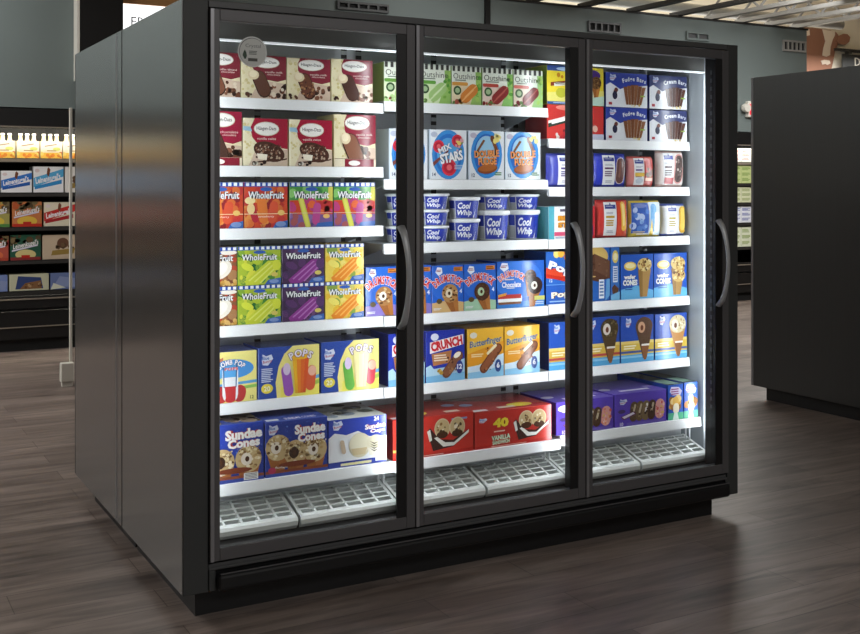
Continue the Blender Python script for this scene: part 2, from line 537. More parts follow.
case = thing('freezer_case', (CW / 2, CD / 2, 0), 'black three-door glass freezer case filled with frozen treats, standing in the middle of the floor', 'freezer', 'freezer island cases')
def side_panel(x0, x1, y0, y1, parent, m):
    bm = bmesh.new(); add_box(bm, x0, x1, y0, y1, ZB, CH, bevel=0.0004); return finish(bm, 'side_panel', m, parent)
side_panel(0.0, 0.030, 0.014, CD - 0.004, case, M['brushed']); side_panel(CW - 0.030, CW, 0.014, CD, case, M['brushed'])
for x0, x1 in ((0.0, 0.0815), (2.3255, CW)):
    bm = bmesh.new(); add_box(bm, x0, x1, 0.0, 0.0135, ZB, CH, bevel=0.002); finish(bm, 'corner_post', M['graphite_dark'], case)
boxobj('header', M['graphite'], case, 0.0825, 2.3245, 0.0, 0.030, 1.962, CH, bevel=0.002)
boxobj('top_panel', M['graphite_dark'], case, 0.031, CW - 0.031, 0.031, CD, 1.957, CH - 0.003)
boxobj('back_panel', M['graphite_dark'], case, 0.031, CW - 0.031, CD - 0.014, CD, ZB, 1.956)
boxobj('base_pan', M['black'], case, 0.031, CW - 0.031, 0.014, CD - 0.015, ZB, 0.150)
boxobj('toe_kick', M['black'], case, 0.055, 2.290, 0.055, CD - 0.01, 0.0, ZB)
# interior
boxobj('back_liner', M['back_liner'], case, 0.045, 2.333, 0.520, 0.532, 0.20, 1.945)
for x0, x1 in ((0.0335, 0.0445), (2.3335, 2.345)):
    boxobj('side_liner', M['liner'], case, x0, x1, 0.150, 0.532, 0.20, 1.945)
boxobj('roof_liner', M['back_liner'], case, 0.045, 2.333, 0.158, 0.519, 1.935, 1.945)
boxobj('front_ledge', M['black'], case, 0.045, 2.333, 0.026, 0.290, 0.185, 0.203)
boxobj('deck_riser', M['back_liner'], case, 0.046, 2.332, 0.291, 0.299, 0.186, 0.345)
boxobj('canopy_baffle', M['baffle'], case, 0.046, 2.332, 0.146, 0.157, 1.884, 1.945)
boxobj('glowing_baffle_lip', M['lip_glow'], case, 0.050, 2.328, 0.138, 0.157, 1.8775, 1.8835)  # lower lip of the baffle, made to glow as if lit by the tubes
# sill, bumper rail, end caps
bm = bmesh.new(); add_box(bm, 0.083, 2.323, 0.004, 0.055, 0.152, 0.178, bevel=0.003); add_box(bm, 0.083, 2.323, -0.004, 0.004, 0.158, 0.166, bevel=0.002)
finish(bm, 'sill', M['graphite'], case)
bm = bmesh.new(); add_box(bm, 0.106, 2.312, -0.036, 0.003, 0.094, 0.150, bevel=0.012, seg=3)
finish(bm, 'bumper_rail', M['rubber'], case, smooth=False)
bm = bmesh.new(); add_box(bm, 0.112, 2.306, -0.036, -0.028, 0.1502, 0.1530, bevel=0.0008)
finish(bm, 'bumper_highlight', M['door_frame'], case)  # pale strip imitates a highlight along the bumper's top edge
for x0, x1 in ((0.083, 0.105), (2.3125, 2.3245)):
    boxobj('bumper_end_cap', M['graphite_dark'], case, x0, x1, -0.004, 0.003, 0.092, 0.157, bevel=0.002)
# mullions, jambs and their lamps
for x0, x1, y0 in ((0.802, 0.851, 0.024), (1.549, 1.598, 0.024)):
    boxobj('mullion', M['black'], case, x0, x1, y0, 0.090, 0.205, 1.955, bevel=0.003)
for x0, x1 in ((0.032, 0.105), (2.288, 2.333)):
    bm = bmesh.new(); add_box(bm, x0, x1, 0.024, 0.095, 0.205, 1.955, bevel=0.003)
    finish(bm, 'door_jamb', M['black'], case)
for xc in (0.070, 0.8265, 1.5735, 2.3235):
    bm = bmesh.new()
    for q in range(24):
        z0 = 0.32 + 1.54 * q / 24
        tri = [(xc - 0.009, 0.0965), (xc + 0.009, 0.0965), (xc, 0.119)]
        add_prism(bm, tri, 'z', z0, z0 + 1.54 / 24)
    bmesh.ops.remove_doubles(bm, verts=bm.verts[:], dist=1e-5)
    inner = [f for f in bm.faces if abs(f.normal.z) > 0.9 and 0.33 < f.calc_center_median().z < 1.85]
    bmesh.ops.delete(bm, geom=inner, context='FACES_ONLY')
    finish(bm, 'lamp_tube', M['led'], case)
# slotted shelf standard on the right jamb
boxobj('slotted_standard', M['slotted_dark'], case, 2.2858, 2.2876, 0.050, 0.060, 0.45, 1.88)
# shelves
for s in range(3):
    for r in range(6):
        x0, x1 = SHX[s]
        if s == 2 and r == 5: x1 = 2.316
        z = SHZ[s][r]; yf = YF6 if r == 5 else YF
        bm = bmesh.new()
        add_box(bm, x0, x1, yf + 0.010, 0.517, z - 0.022, z - 0.001)
        for q in (x0 + 0.02, x1 - 0.026):
            add_prism(bm, [(yf + 0.05, z - 0.022), (0.517, z - 0.022), (0.517, z - 0.075)], 'x', q, q + 0.006)
        sh = finish(bm, 'shelf', M['deck_grey'], case)
        bm = bmesh.new()
        add_prism(bm, [(yf, z), (yf + 0.012, z), (yf + 0.012, z - 0.034), (yf - 0.004, z - 0.038), (yf - 0.004, z - 0.034)], 'x', x0, x1)
        finish(bm, 'price_rail', M['white_metal'], sh)
# slotted uprights on the back wall
for s in range(3):
    for xx in (SHX[s][0] + 0.03, (SHX[s][0] + SHX[s][1]) / 2, SHX[s][1] - 0.03):
        boxobj('slotted_upright', M['slotted_light'], case, xx - 0.012, xx + 0.012, 0.5175, 0.5198, 0.36, 1.93)
# return-air grilles
GY0, GZ0, GY1, GZ1 = 0.128, 0.250, 0.272, 0.295
def grille(x0, x1):
    bm = bmesh.new()
    n = 7; m_ = 5
    def P(t): return (GY0 + (GY1 - GY0) * t, GZ0 + (GZ1 - GZ0) * t)
    for i in range(n):                                   # ribs running front to back
        a = x0 + (x1 - x0 - 0.012) * i / (n - 1)
        wd = 0.012 if i in (0, n - 1) else 0.008
        y0, z0 = P(0); y1, z1 = P(1)
        add_prism(bm, [(y0, z0), (y1, z1), (y1, z1 - 0.022), (y0, z0 - 0.022)], 'x', a, a + wd)
    for j in range(m_ + 1):                              # cross bars
        t = j / m_
        y, z = P(t); yb, zb = P(min(1, t + 0.065)); 
        if j == m_: y, z = P(0.94); yb, zb = P(1)
        add_prism(bm, [(y, z - 0.001), (yb, zb - 0.001), (yb + 0.010, zb - 0.018), (y + 0.014, z - 0.018)], 'x', x0, x1)
    y0, z0 = P(0)                                        # rolled front lip
    add_prism(bm, [(y0 + 0.002, z0), (y0 - 0.008, z0 - 0.004), (y0 - 0.013, z0 - 0.014), (y0 - 0.011, z0 - 0.030), (y0 + 0.004, z0 - 0.044), (y0 + 0.008, z0 - 0.044), (y0 + 0.004, z0 - 0.020)], 'x', x0, x1)
    g = finish(bm, 'air_grille', M['grille'], case)
    bm = bmesh.new()
    y1, z1 = P(1)
    add_prism(bm, [(y0 + 0.010, z0 - 0.030), (y1, z1 - 0.030), (y1, z1 - 0.033), (y0 + 0.010, z0 - 0.033)], 'x', x0 + 0.002, x1 - 0.002)
    finish(bm, 'drip_plate', M['grille_dark'], g)
for s in range(3):
    a, b = (0.052, 0.8235) if s == 0 else ((0.8295, 1.5705) if s == 1 else (1.5765, 2.331))
    mid = (a + b) / 2 + 0.005
    grille(a, mid - 0.006); grille(mid + 0.006, b)
for xx in (0.800, 1.548, 2.300):
    bm = bmesh.new()
    for q in (0, 0.022):
        add_tube(bm, [(xx + q, 0.225, 0.283), (xx + q, 0.225, 0.362)], 0.0035, seg=8)
    finish(bm, 'support_post', M['white_metal'], case)

# doors
def door(k):
    x0, x1 = DX[k] + 0.0015, DX[k + 1] - 0.0015
    z0, z1 = 0.188, 1.957
    ya, yb = -0.012, 0.020
    bm = bmesh.new()
    add_box(bm, x0, x0 + 0.032, ya, yb, z0, z1, bevel=0.0015)
    add_box(bm, x1 - 0.034, x1, ya, yb, z0, z1, bevel=0.0015)
    add_box(bm, x0 + 0.0322, x1 - 0.0342, ya, yb, z0, z0 + 0.040, bevel=0.0015)
    add_box(bm, x0 + 0.0322, x1 - 0.0342, ya, yb, z1 - 0.036, z1, bevel=0.0015)
    d = finish(bm, 'glass_door', M['door_frame'], case)
    boxobj('glass_pane', M['glass'], d, x0 + 0.0322, x1 - 0.0342, -0.004, 0.004, z0 + 0.0402, z1 - 0.0362)
    boxobj('black_border', M['black'], d, x1 - 0.0715, x1 - 0.0345, -0.009, -0.0045, z0 + 0.0402, z1 - 0.0362)
    tr = boxobj('edge_trim', M['trim'], d, x0 - 0.0002, x0 + 0.0125, -0.0155, -0.0122, z0, z1, bevel=0.0008)
    tr['label'] = 'pale aluminium edge strip'
    # bow handle
    hx = x1 - 0.056; zt, zb_ = 1.247, 0.893
    pth = []; rx = []; ry = []
    for i in range(17):
        t = i / 16
        z = zt + (zb_ - zt) * t
        y = -0.010 - 0.050 * (math.sin(PI * t) ** 0.55 if 0 < t < 1 else 0)
        pth.append((hx + 0.006 * math.sin(PI * t), y, z)); e = abs(t - 0.5) * 2
        rx.append(0.010 + 0.006 * e ** 3); ry.append(0.007 + 0.003 * e ** 3)
    bm = bmesh.new(); add_tube(bm, pth, rx, ry, seg=12)
    h = finish(bm, 'door_handle', M['handle'], d, smooth=True); h['label'] = 'grey steel bow handle'
    return d
doors = [door(k) for k in range(3)]
# round sticker on the left door
bm = bmesh.new(); lay = bm.loops.layers.float_color.new('ink')
SR = 0.050
N = 40
ring = [(SR * math.cos(2 * PI * i / N), SR * math.sin(2 * PI * i / N)) for i in range(N)]
a = Art(2 * SR, 2 * SR, STEP=0.00015)
a.ell(.5, .5, .5, .5, 'dfe3e1', n=40); a.ell(.5, .5, .455, .455, '60646a', n=40); a.ell(.51, .49, .445, .445, 'd0d4d1', n=40)
a.text('Crystal', .52, .68, .15, '70767a', w=.52)
a.lines(.38, .66, .40, .54, 3, '686e6b', .1)
a.rect(.35, .19, .67, .29, '4a4e4c')
a.poly([(.22, .26), (.16, .38), (.2, .5), (.24, .56), (.29, .46), (.31, .36), (.27, .26)], '2f4a38')
a.into(bm, lay, lambda x, z, d: (0.228 - SR + x, -0.0050 - d, 1.827 - SR + z))
add_prism(bm, [(0.228 + p[0] * .999, 1.827 + p[1] * .999) for p in ring], 'y', -0.0048, -0.0042)
for f in bm.faces:
    for lp in f.loops:
        if lp[lay][3] == 0: lp[lay] = lin('dfe3e1')
st = finish(bm, 'round_sticker', M['sticker'], doors[0], normals=False); st['label'] = 'round grey sticker with a small green leaf'

# twin case standing back to back behind it
case2 = thing('freezer_case', (CW / 2, 0.813 + 0.442, 0), 'second dark steel freezer case, back to back behind the three-door one', 'freezer', 'freezer island cases')
Y2a, Y2b = 0.813, 1.697
side_panel(0.0, 0.030, Y2a + 0.003, Y2b - 0.014, case2, M['brushed']); side_panel(CW - 0.030, CW, Y2a, Y2b - 0.014, case2, M['brushed'])
boxobj('reflection_streak', M['trim'], case2, -0.0012, 0.0, Y2a + 0.075, Y2a + 0.095, ZB + 0.01, CH - 0.01)  # pale strip imitates a vertical reflection on the steel side
for x0, x1 in ((0.0, 0.0815), (2.3255, CW)):
    boxobj('corner_post', M['graphite_dark'], case2, x0, x1, Y2b - 0.0135, Y2b, ZB, CH, bevel=0.002)
boxobj('top_panel', M['graphite_dark'], case2, 0.031, CW - 0.031, Y2a, Y2b - 0.03, 1.957, CH - 0.003)
boxobj('header', M['graphite'], case2, 0.0825, 2.3245, Y2b - 0.03, Y2b, 1.962, CH)
boxobj('back_panel', M['graphite_dark'], case2, 0.031, CW - 0.031, Y2a, Y2a + 0.014, ZB, 1.956)
boxobj('base_pan', M['black'], case2, 0.031, CW - 0.031, Y2a + 0.015, Y2b - 0.014, ZB, 0.18)
boxobj('toe_kick', M['black'], case2, 0.055, 2.290, Y2a + 0.01, Y2b - 0.16, 0.0, ZB)
for k in range(3):
    d = boxobj('door', M['door_frame'], case2, DX[k] + 0.0015, DX[k + 1] - 0.0015, Y2b - 0.028, Y2b + 0.008, 0.19, 1.957, bevel=0.002)
    bm = bmesh.new(); hx = DX[k] + 0.06
    add_tube(bm, [(hx, Y2b + 0.008, 1.24), (hx, Y2b + 0.05, 1.20), (hx, Y2b + 0.055, 1.07), (hx, Y2b + 0.05, .94), (hx, Y2b + 0.008, .90)], 0.009, seg=10)
    finish(bm, 'door_handle', M['handle'], d, smooth=True)
# ------------------------------------------------------------------ artwork of the packages
def art_bar_box(red, bar, nut, cap, band=False):
    def f(a):
        a.blobs(30, .02, .3, .05, .95, .03, ['e6d9a8', 'f0e6c0', 'd9c98e'])
        a.poly([(.30, 1), (.24, .86), (.25, .70), (.36, .52), (.55, .44), (.80, .40), (1, .46), (1, 1)], red)
        a.poly([(.45, .42), (1, .36), (1, 0), (.2, 0), (.3, .2)], 'd9c0aa')
        a.blobs(16, .55, .98, .03, .34, .05, ['5a3526', '7a4a34', '3c2219', 'e8d6c0', '8a5a44'])
        a.ell(.55, .84, .30, .135, 'd8c9b8'); a.ell(.55, .84, .285, .122, 'f6f3ee')
        a.text('Häagen-Dazs', .55, .84, .09, '2a2a26', w=.46, bold=.01)
        a.text(cap, .72, .62, .045, 'f4d9d2', w=.40); a.text('chocolate', .72, .565, .04, 'f4d9d2', w=.30)
        a.bar(.45, .33, .66, .34, .42, '3a1f16'); a.bar(.45, .34, .61, .30, .42, bar)
        if nut: a.blobs(40, .30, .62, .10, .54, .02, nut)
        a.ell(.27, .54, .12, .11, 'e8d4ae'); a.ell(.26, .56, .085, .08, 'f6e8c8')
        a.blobs(4, .06, .22, .04, .12, .04, ['5a3526', '3c2219'])
        if band:
            a.rect(0, 0, 1, .15, 'e9dcc0'); a.rect(.25, 0, .95, .145, '8a1f33'); a.ell(.48, .07, .14, .05, 'f4efe8')
            a.rect(0, .148, 1, .156, '5a2a24')
    return f
def art_crunch_bar_box(red, cap):
    def f(a):
        a.blobs(30, .02, .25, .05, .95, .03, ['e6d9a8', 'f0e6c0', 'd9c98e'])
        a.poly([(.26, 1), (.16, .80), (.20, .60), (.34, .44), (1, .36), (1, 1)], red)
        a.poly([(.3, .40), (1, .34), (1, 0), (.12, 0), (.2, .16)], 'd8c2ac')
        a.poly([(.0, .74), (.2, .72), (.16, .82), (0, .83)], '9cc4dc')
        a.ell(.52, .78, .285, .15, 'd8c9b8'); a.ell(.52, .78, .27, .135, 'f6f3ee')
        a.text('Häagen-Dazs', .52, .78, .10, '2a2a26', w=.44, bold=.01)
        a.text(cap, .52, .575, .05, 'f8dcd6', w=.42)
        a.ell(.58, .30, .36, .20, '4a2a20', rot=-.3); a.blobs(90, .28, .84, .16, .46, .02, ['6a4434', '8a6450', 'b09a86', '3a2018'])
        a.poly([(.30, .26), (.34, .14), (.52, .12), (.54, .24)], 'f4ead6')
        a.poly([(.2, .09), (.9, .15), (.98, .17), (.98, .14), (.9, .12), (.2, .06)], '4a2c22')
        a.blobs(7, .22, .5, .03, .10, .04, ['2c1812', '4a2c22', 'f6efe2'])
    return f
def checker(a, blue='2b4fa8', n=8):
    a.rect(0, .905, 1, 1, blue)
    for i in range(n):
        a._poly([((i + .28) / n * a.W, .92 * a.H), ((i + .86) / n * a.W, .92 * a.H), ((i + .86) / n * a.W, .995 * a.H), ((i + .28) / n * a.W, .995 * a.H)], 'eef2f6', a.k)
    a.k += 1
def whole(a, v=.72, h=.16):
    a.ell(.5, v + .13, .14, .045, '3a62b4')
    a.text('WholeFruit', .5, v, h, 'f6f8fa', w=.82, bold=.02, line='3c4450', shear=.08)
def art_fruit_red(a):
    a.blobs(60, .0, 1, .0, .9, .085, ['b8342c', 'cc4c2e', 'd8703a', '8e2830', 'c43a3a', 'e0904a'])
    a.bar(.42, .40, .62, .22, .12, 'de7a38'); a.bar(.66, .34, .5, .2, -.15, 'd8563a'); a.bar(.2, .36, .5, .16, .3, 'b42c3c')
    a.ell(.13, .60, .12, .08, 'f4e2a8'); a.ell(.15, .42, .09, .12, 'f0d49a')
    a.rect(0, .30, 1, .315, 'f0d8b0'); a.text('strawberry', .5, .245, .055, 'fbe9e2', w=.36)
    a.poly([(.66, 0), (.72, .10), (1, .16), (1, 0)], '3c64ac'); a.ell(.85, .33, .08, .06, 'e8c070'); a.ell(.84, .08, .12, .06, '7a94c8')
    whole(a); checker(a)
def art_fruit_green(a):
    a.rect(0, .60, 1, .92, '4e9a4c'); a.blobs(22, 0, 1, .62, .9, .08, ['6cb85a', '3c7e48', '8ccc70'])
    a.rect(0, .28, 1, .60, 'd0482e'); a.blobs(18, 0, 1, .3, .6, .08, ['e0683a', 'c03434', 'b8407a'])
    a.rect(0, 0, 1, .28, '7a5a92'); a.blobs(14, 0, .6, .02, .26, .06, ['8a6aa4', '5c4478', 'a4585c'])
    a.bar(.62, .30, .5, .18, -.1, 'b84a8c'); a.bar(.34, .32, .74, .13, .28, 'c9c44a'); a.bar(.34, .32, .66, .08, .28, 'dcd864')
    a.rect(0, .31, 1, .32, 'd8c8b0'); a.poly([(.88, .6), (.9, .9), (1, .92), (1, .58)], 'd8d060')
    a.ell(.85, .24, .08, .05, 'e8b86a'); a.poly([(.6, 0), (.64, .09), (1, .12), (1, 0)], '3c64ac')
    whole(a); checker(a)
def art_fruit_bar(bg, cols, bar, hi, fruit):
    def f(a):
        a.blobs(34, 0, 1, .0, .9, .10, cols)
        a.poly([(.15, .10), (.70, .62), (.98, .62), (.92, .40), (.44, 0), (.2, 0)], bar)
        for t in (.0, .13, .26):
            a.poly([(.24 + t, .12 - t * .25), (.74 + t * .7, .58 - t * .25), (.77 + t * .7, .56 - t * .25), (.27 + t, .10 - t * .25)], hi)
        a.ell(.22, .47, .15, .09, fruit, rot=-.4); a.ell(.9, .5, .10, .14, fruit)
        a.poly([(.62, 0), (.7, .12), (1, .17), (1, 0)], '3c64ac'); a.ell(.85, .26, .08, .055, 'd8c46a'); a.ell(.84, .08, .11, .05, '8098cc')
        whole(a); checker(a)
    return f
def art_coconut(a):
    a.blobs(30, 0, 1, .05, .9, .09, ['7a4a30', '9a6a48', 'a87c54', 'b84a34'])
    a.ell(.62, .42, .28, .22, 'efe6d8', rot=.5); a.ell(.60, .44, .20, .15, 'faf5ea', rot=.5); a.ell(.80, .86, .2, .06, 'f4ece0')
    a.blobs(12, .55, 1, .02, .16, .05, ['c89a4a', '8a5a30', 'd8b06a']); whole(a); checker(a)
def art_shine(leaf, bar, hi, tagc, bg):
    def f(a):
        a.rect(0, 0, 1, .50, bg); a.poly([(.62, 0), (.82, .5), (.8, .86), (1, .86), (1, 0)], leaf)
        a.blobs(12, .8, 1, .1, .8, .05, ['7eb04a', '5a9a3c', 'a8cc6a']); a.blobs(10, .0, .5, .0, .12, .05, [bar, 'b85a4a', '6a8a4a'])
        for i in range(6):
            a._poly([((i + .1) / 6 * a.W, .86 * a.H), ((i + .62) / 6 * a.W, .86 * a.H), ((i + .62) / 6 * a.W, 1.0 * a.H), ((i + .1) / 6 * a.W, 1.0 * a.H)], '4a4844', a.k)
        a.k += 1
        a.text('Outshine', .47, .735, .15, '4c524a', w=.86); a.lines(.1, .55, .60, .655, 1, '8a9084')
        a.bar(.26, .535, .5, .09, PI / 2, tagc); a.ell(.18, .36, .13, .12, '3e5a38'); a.ell(.18, .36, .08, .07, 'a8c094')
        a.bar(.58, .29, .62, .30, -.85, bar)
        for o in (-.055, .055): a.bar(.58 + o, .29 + o, .5, .035, -.85, hi)
    return f
def art_stars(a):
    a.ell(.5, .5, .44, .50, '3f8fd8'); a.ell(.5, .5, .37, .42, '2f74c8'); a.ell(.5, .5, .30, .34, '5aa6e2')
    a.rect(0, 0, .02, 1, 'c4d4e4'); a.ell(.12, .9, .09, .055, 'b8c0d4')
    for u, v, r in ((.24, .66, .13), (.74, .78, .13), (.52, .24, .17)):
        a.circ(u, v, r, 'd8384a'); a.circ(u, v, r * .7, 'b8263c'); a.circ(u, v, r * .36, 'e86a70')
    a.blobs(8, .7, .9, .55, .8, .035, ['d8a0a8', '6a8a4a', 'f0d070'])
    a.poly([(.08, .34), (.5, .6), (.5, .56), (.1, .26)], '7a4440')
    a.text('MIX', .40, .62, .12, 'f2f4f8', w=.36, rot=.42, bold=.03, line='6a7480'); a.text('STARS', .58, .45, .20, 'f6f8fa', w=.62, rot=.2, bold=.04, line='58657a')
    a.text('14', .11, .10, .07, '33425e', bold=.02); a.lines(.66, .9, .2, .3, 3, 'a8c4e0')
def art_fudge(a):
    a.ell(.5, .52, .44, .50, '3f8fd8'); a.ell(.5, .52, .36, .42, '2b68bc'); a.ell(.5, .6, .30, .3, '9cc8e4')
    a.rect(0, 0, .02, 1, 'c4d4e4'); a.ell(.13, .9, .09, .055, 'c0b8c8')
    a.poly([(.22, .60), (.40, .82), (.46, .80), (.26, .56)], '7a4a2c'); a.poly([(.6, .86), (.68, .9), (.82, .62), (.74, .58)], '7a4a2c')
    a.bar(.66, .84, .14, .1, .2, '6a3a22'); a.blobs(5, .72, .88, .78, .9, .05, ['f0dc80', 'e8e0a0'])
    a.ell(.52, .22, .28, .10, '8a4a26', rot=.12); a.ell(.52, .24, .25, .07, 'a8602e', rot=.12)
    a.text('DOUBLE', .50, .53, .15, 'e89858', w=.70, bold=.04, line='4a2614', rot=.05); a.text('FUDGE', .52, .375, .15, 'e89858', w=.52, bold=.04, line='4a2614', rot=.05)
    a.text('12', .12, .09, .07, '33425e', bold=.02); a.lines(.72, .95, .08, .16, 2, '5a8a5c')
def art_drum(top, nut, hole, floor, first='4a7fd0'):
    def f(a):
        a.ell(.5, .62, .55, .40, '2f6ad0'); a.poly([(0, 0), (0, .20), (.5, .26), (1, .20), (1, 0)], floor)
        a.arc('DRUMSTICK', .5, .24, .49, -46, 46, .15, 'd8322c', bold=.04, line='f6f2ee'); a.arc('--------', .5, .30, .33, -30, 30, .012, 'cfe0f6')
        a.poly([(.1, .86), (.16, .97), (.30, .95), (.32, .84), (.2, .78)], 'e8eef8'); a.lines(.13, .29, .86, .92, 2, '9a3c4a')
        a.rect(.68, .87, .96, .96, 'd88434'); a.lines(.7, .94, .88, .95, 2, '7a3c1c')
        a.cone(.56, .40, .20, top, cone='b4743c', nut=nut, hole=hole, tilt=.32)
        a.ell(.22, .24, .09, .055, '5a4a2c'); a.text('4', .9, .44, .09, 'e8f0fa', bold=.03); a.lines(.04, .3, .05, .1, 2, 'e8e8ec')
    return f
def art_drum_big(a):
    a.ell(.45, .6, .5, .42, '3a78d8'); a.poly([(0, 0), (0, .10), (1, .16), (1, 0)], '3c80cc')
    a.poly([(.06, .86), (.10, .97), (.22, .96), (.24, .84), (.14, .78)], 'e8eef8'); a.lines(.08, .22, .86, .92, 2, '9a3c4a')
    a.arc('DRUMSTICK', .31, .24, .50, -42, 42, .13, 'e2604e', bold=.03, line='f6f2ee')
    a.text('Chocolate', .30, .50, .12, 'f4f6fa', w=.40, bold=.03); a.lines(.16, .36, .59, .63, 1, 'e8d8c0'); a.lines(.2, .42, .41, .44, 1, 'dfe6f2')
    a.rect(.02, .13, .52, .25, 'eef0f2'); a.rect(.02, .20, .50, .29, 'b83a34'); a.poly([(.02, .29), (.2, .33), (.18, .27), (.02, .24)], 'e0a040'); a.rect(.03, .08, .5, .13, '8a5a40')
    a.cone(.70, .66, .15, '4a2a1c', cone='8a5530', nut=['6a4430', '3a2014'], tilt=-.12)
    a.cone(.80, .46, .19, '33201a', cone='9a6030', hole='e8e0d4', tilt=-.2)
    a.rect(.78, .14, 1, .23, 'c8c86a'); a.lines(.8, .98, .04, .12, 2, 'b8ccec')
def art_pop(a):
    a.rect(0, .36, 1, .375, '6a9ad8'); a.blobs(9, .3, .9, .86, 1, .07, ['f0b040', 'f8d878', 'e8762c'])
    a.poly([(.0, .70), (.0, .5), (1, .42), (1, .62)], 'd8482c'); a.poly([(0, .58), (0, .52), (.9, .36), (1, .36), (1, .44)], 'c03020')
    a.text('Pop', .42, .66, .20, 'f6f6fa', w=.72, rot=-.28, bold=.05, line='24386e'); a.text('12', .14, .45, .06, 'e8f0fa', bold=.02)
    a.rect(0, 0, 1, .36, '2c5cb4'); a.text('Pops', .50, .17, .15, 'f4ead0', w=.70, rot=.08, bold=.04, line='6a4430'); a.lines(.1, .9, .03, .07, 1, '9ab8e0')
def art_bomb(a):
    a.blobs(10, .0, 1, .02, .2, .08, ['e8dc5c', 'a8c85a', 'f2e880']); a.poly([(0, .36), (1, .42), (1, .36), (0, .32)], '5aa0d8'); a.poly([(0, .26), (1, .33), (1, .27), (0, .2)], '8ac05a')
    a.bar(.30, .17, .34, .30, .25, 'b83a3a'); a.bar(.66, .17, .34, .26, -.2, 'b83a3a')
    a.ell(.52, .66, .42, .19, '4a94d8'); a.ell(.18, .58, .16, .14, '6aaee4'); a.bar(.48, .40, .80, .32, 0, 'eef2f6')
    a.poly([(.36, .50), (.60, .50), (.64, .79), (.32, .79)], '58a4e0'); a.poly([(.37, .32), (.59, .32), (.58, .06), (.40, .06)], 'c8383c'); a.ell(.48, .06, .1, .06, 'c8383c')
    a.poly([(.33, .78), (.35, .30), (.37, .30), (.36, .78)], '46709c'); a.poly([(.62, .78), (.60, .30), (.58, .30), (.59, .78)], '46709c')
    a.arc('BOMB POP', .5, .40, .40, -42, 42, .10, 'f6f8fc', bold=.03, line='1f3f86'); a.text('POPS', .50, .665, .06, 'c8282c', w=.26, bold=.03, line='f2f2f2')
    a.poly([(.04, .66), (.16, .82), (.34, .90), (.34, .84), (.2, .76), (.1, .64)], 'c87a5a'); a.text('12', .9, .08, .07, '3a5a2c', bold=.02)
def bunny(a, u, v, h):
    """white and pink script badge"""
    a.poly([(u - h * .6, v + h * .2), (u - h * .5, v + h * 1.1), (u - h * .1, v + h * .8), (u + h * .5, v + h * 1.0), (u + h * .7, v + h * .4), (u + h * .1, v - h * .5), (u - h * .5, v - h * .4)], 'cfd8ee')
    a.text('Blue', u - h * .15, v + h * .55, h * .5, '3a66b4', w=h * .8, bold=.02); a.text('Bunny', u + h * .05, v + h * .02, h * .5, 'b04a66', w=h * 1.05, bold=.02, rot=.15)
def art_rainbow(main, side1, side2, word):
    def f(a):
        a.poly([(.30, 0), (.28, .3), (.33, .62), (.42, .85), (.56, 1), (1, 1), (1, 0)], 'efe487'); a.poly([(.36, 0), (.36, .2), (1, .36), (1, 0)], 'f2e66a')
        a.poly([(.7, .30), (1, .40), (1, .33), (.7, .24)], '62a4d8'); a.poly([(.7, .20), (1, .30), (1, .22), (.7, .12)], 'a8c858')
        bunny(a, .14, .72, .14); a.lines(.05, .24, .32, .60, 8, 'c4cee8'); a.ell(.14, .20, .095, .095, 'ead84c'); a.text('20', .14, .20, .10, 'fdf6c4', bold=.04, line='8a7a1c')
        a.bar(.47, .32, .62, .2, .14, side1); a.ell(.46, .55, .06, .12, 'd9c4e4'); a.bar(.86, .34, .5, .2, -.1, side2); a.ell(.88, .48, .07, .1, 'f0b8a0')
        for i, c in enumerate(main): a.poly([(.55 + i * .28 / len(main), .78), (.55 + (i + 1) * .28 / len(main), .78), (.60 + (i + 1) * .17 / len(main), .06), (.60 + i * .17 / len(main), .06)], c)
        a.ell(.69, .78, .14, .06, main[0]); a.arc(word, .69, .42, .43, -34, 34, .14, 'f2e9f2', bold=.03, line='6a4a6a')
    return f
def art_sundae(a, small=True):
    a.blobs(26, .02, .98, .45, .97, .012, ['5a7ad0', '3a56b0'])
    pts = ((.06, .42, .22), (.30, .36, .23), (.74, .38, .24)) if small else ((.20, .52, .24), (.48, .40, .23), (.79, .42, .24))
    for i, (u, v, r) in enumerate(pts):
        a.cone(u, v, r, 'c9ae7e', cone='a86a3c', nut=['8a6a44', 'e4d2a4', '6a4a2c', 'b89866', 'f0e2c0'], hole='e8dccb' if i != 1 else '3a2418')
        a.blobs(26, u - r * .9 * a.H / a.W, u + r * .9 * a.H / a.W, v + r * .25, v + r * .8, .014, ['7a5a38', 'efe0b8', 'a88a58'])
    a.text('Sundae', .66 if small else .71, .82, .18, 'f6f2f0', w=.62 if small else .50, bold=.05, line='a83a40', rot=.03); a.text('Cones', .66 if small else .73, .665, .16, 'f6f2f0', w=.54 if small else .44, bold=.05, line='a83a40', rot=.03)
    a.rect(0, 0, 1, .11, '8a4a34'); a.rect(0, .0, 1, .06, '3a4c9c'); a.text('fudge', .25, .16, .05, 'f4e4d4', w=.2, bold=.02); a.ell(.5, .2, .3, .05, '7a3a24')
    if small: a.rect(.66, .02, .90, .14, 'e8e8e6'); a.lines(.68, .88, .03, .13, 4, '8a8a8a', 0)
    else: bunny(a, .12, .82, .12); a.ell(.1, .12, .06, .06, 'b83a5a')
def sundae_top(W, D, seed):
    t = Art(W, D, seed=seed)
    t.blobs(40, .05, .45, .1, .9, .08, ['8a7a6a', 'a89a84', '6a5a52']); t.blobs(40, .55, .95, .1, .9, .08, ['8a7a6a', 'a89a84', '6a5a52']); return t
def art_sundae_s(a): art_sundae(a, True); a.topart = sundae_top(a.W, .30, 5)
def art_sundae_l(a):
    art_sundae(a, False); t = Art(a.W, .30, seed=6)
    t.text('SUNDAE CONES', .60, .10, .09, 'd8cfe4', w=.5, bold=.02); t.rect(.05, .05, .25, .13, 'd0d4dc'); a.topart = t
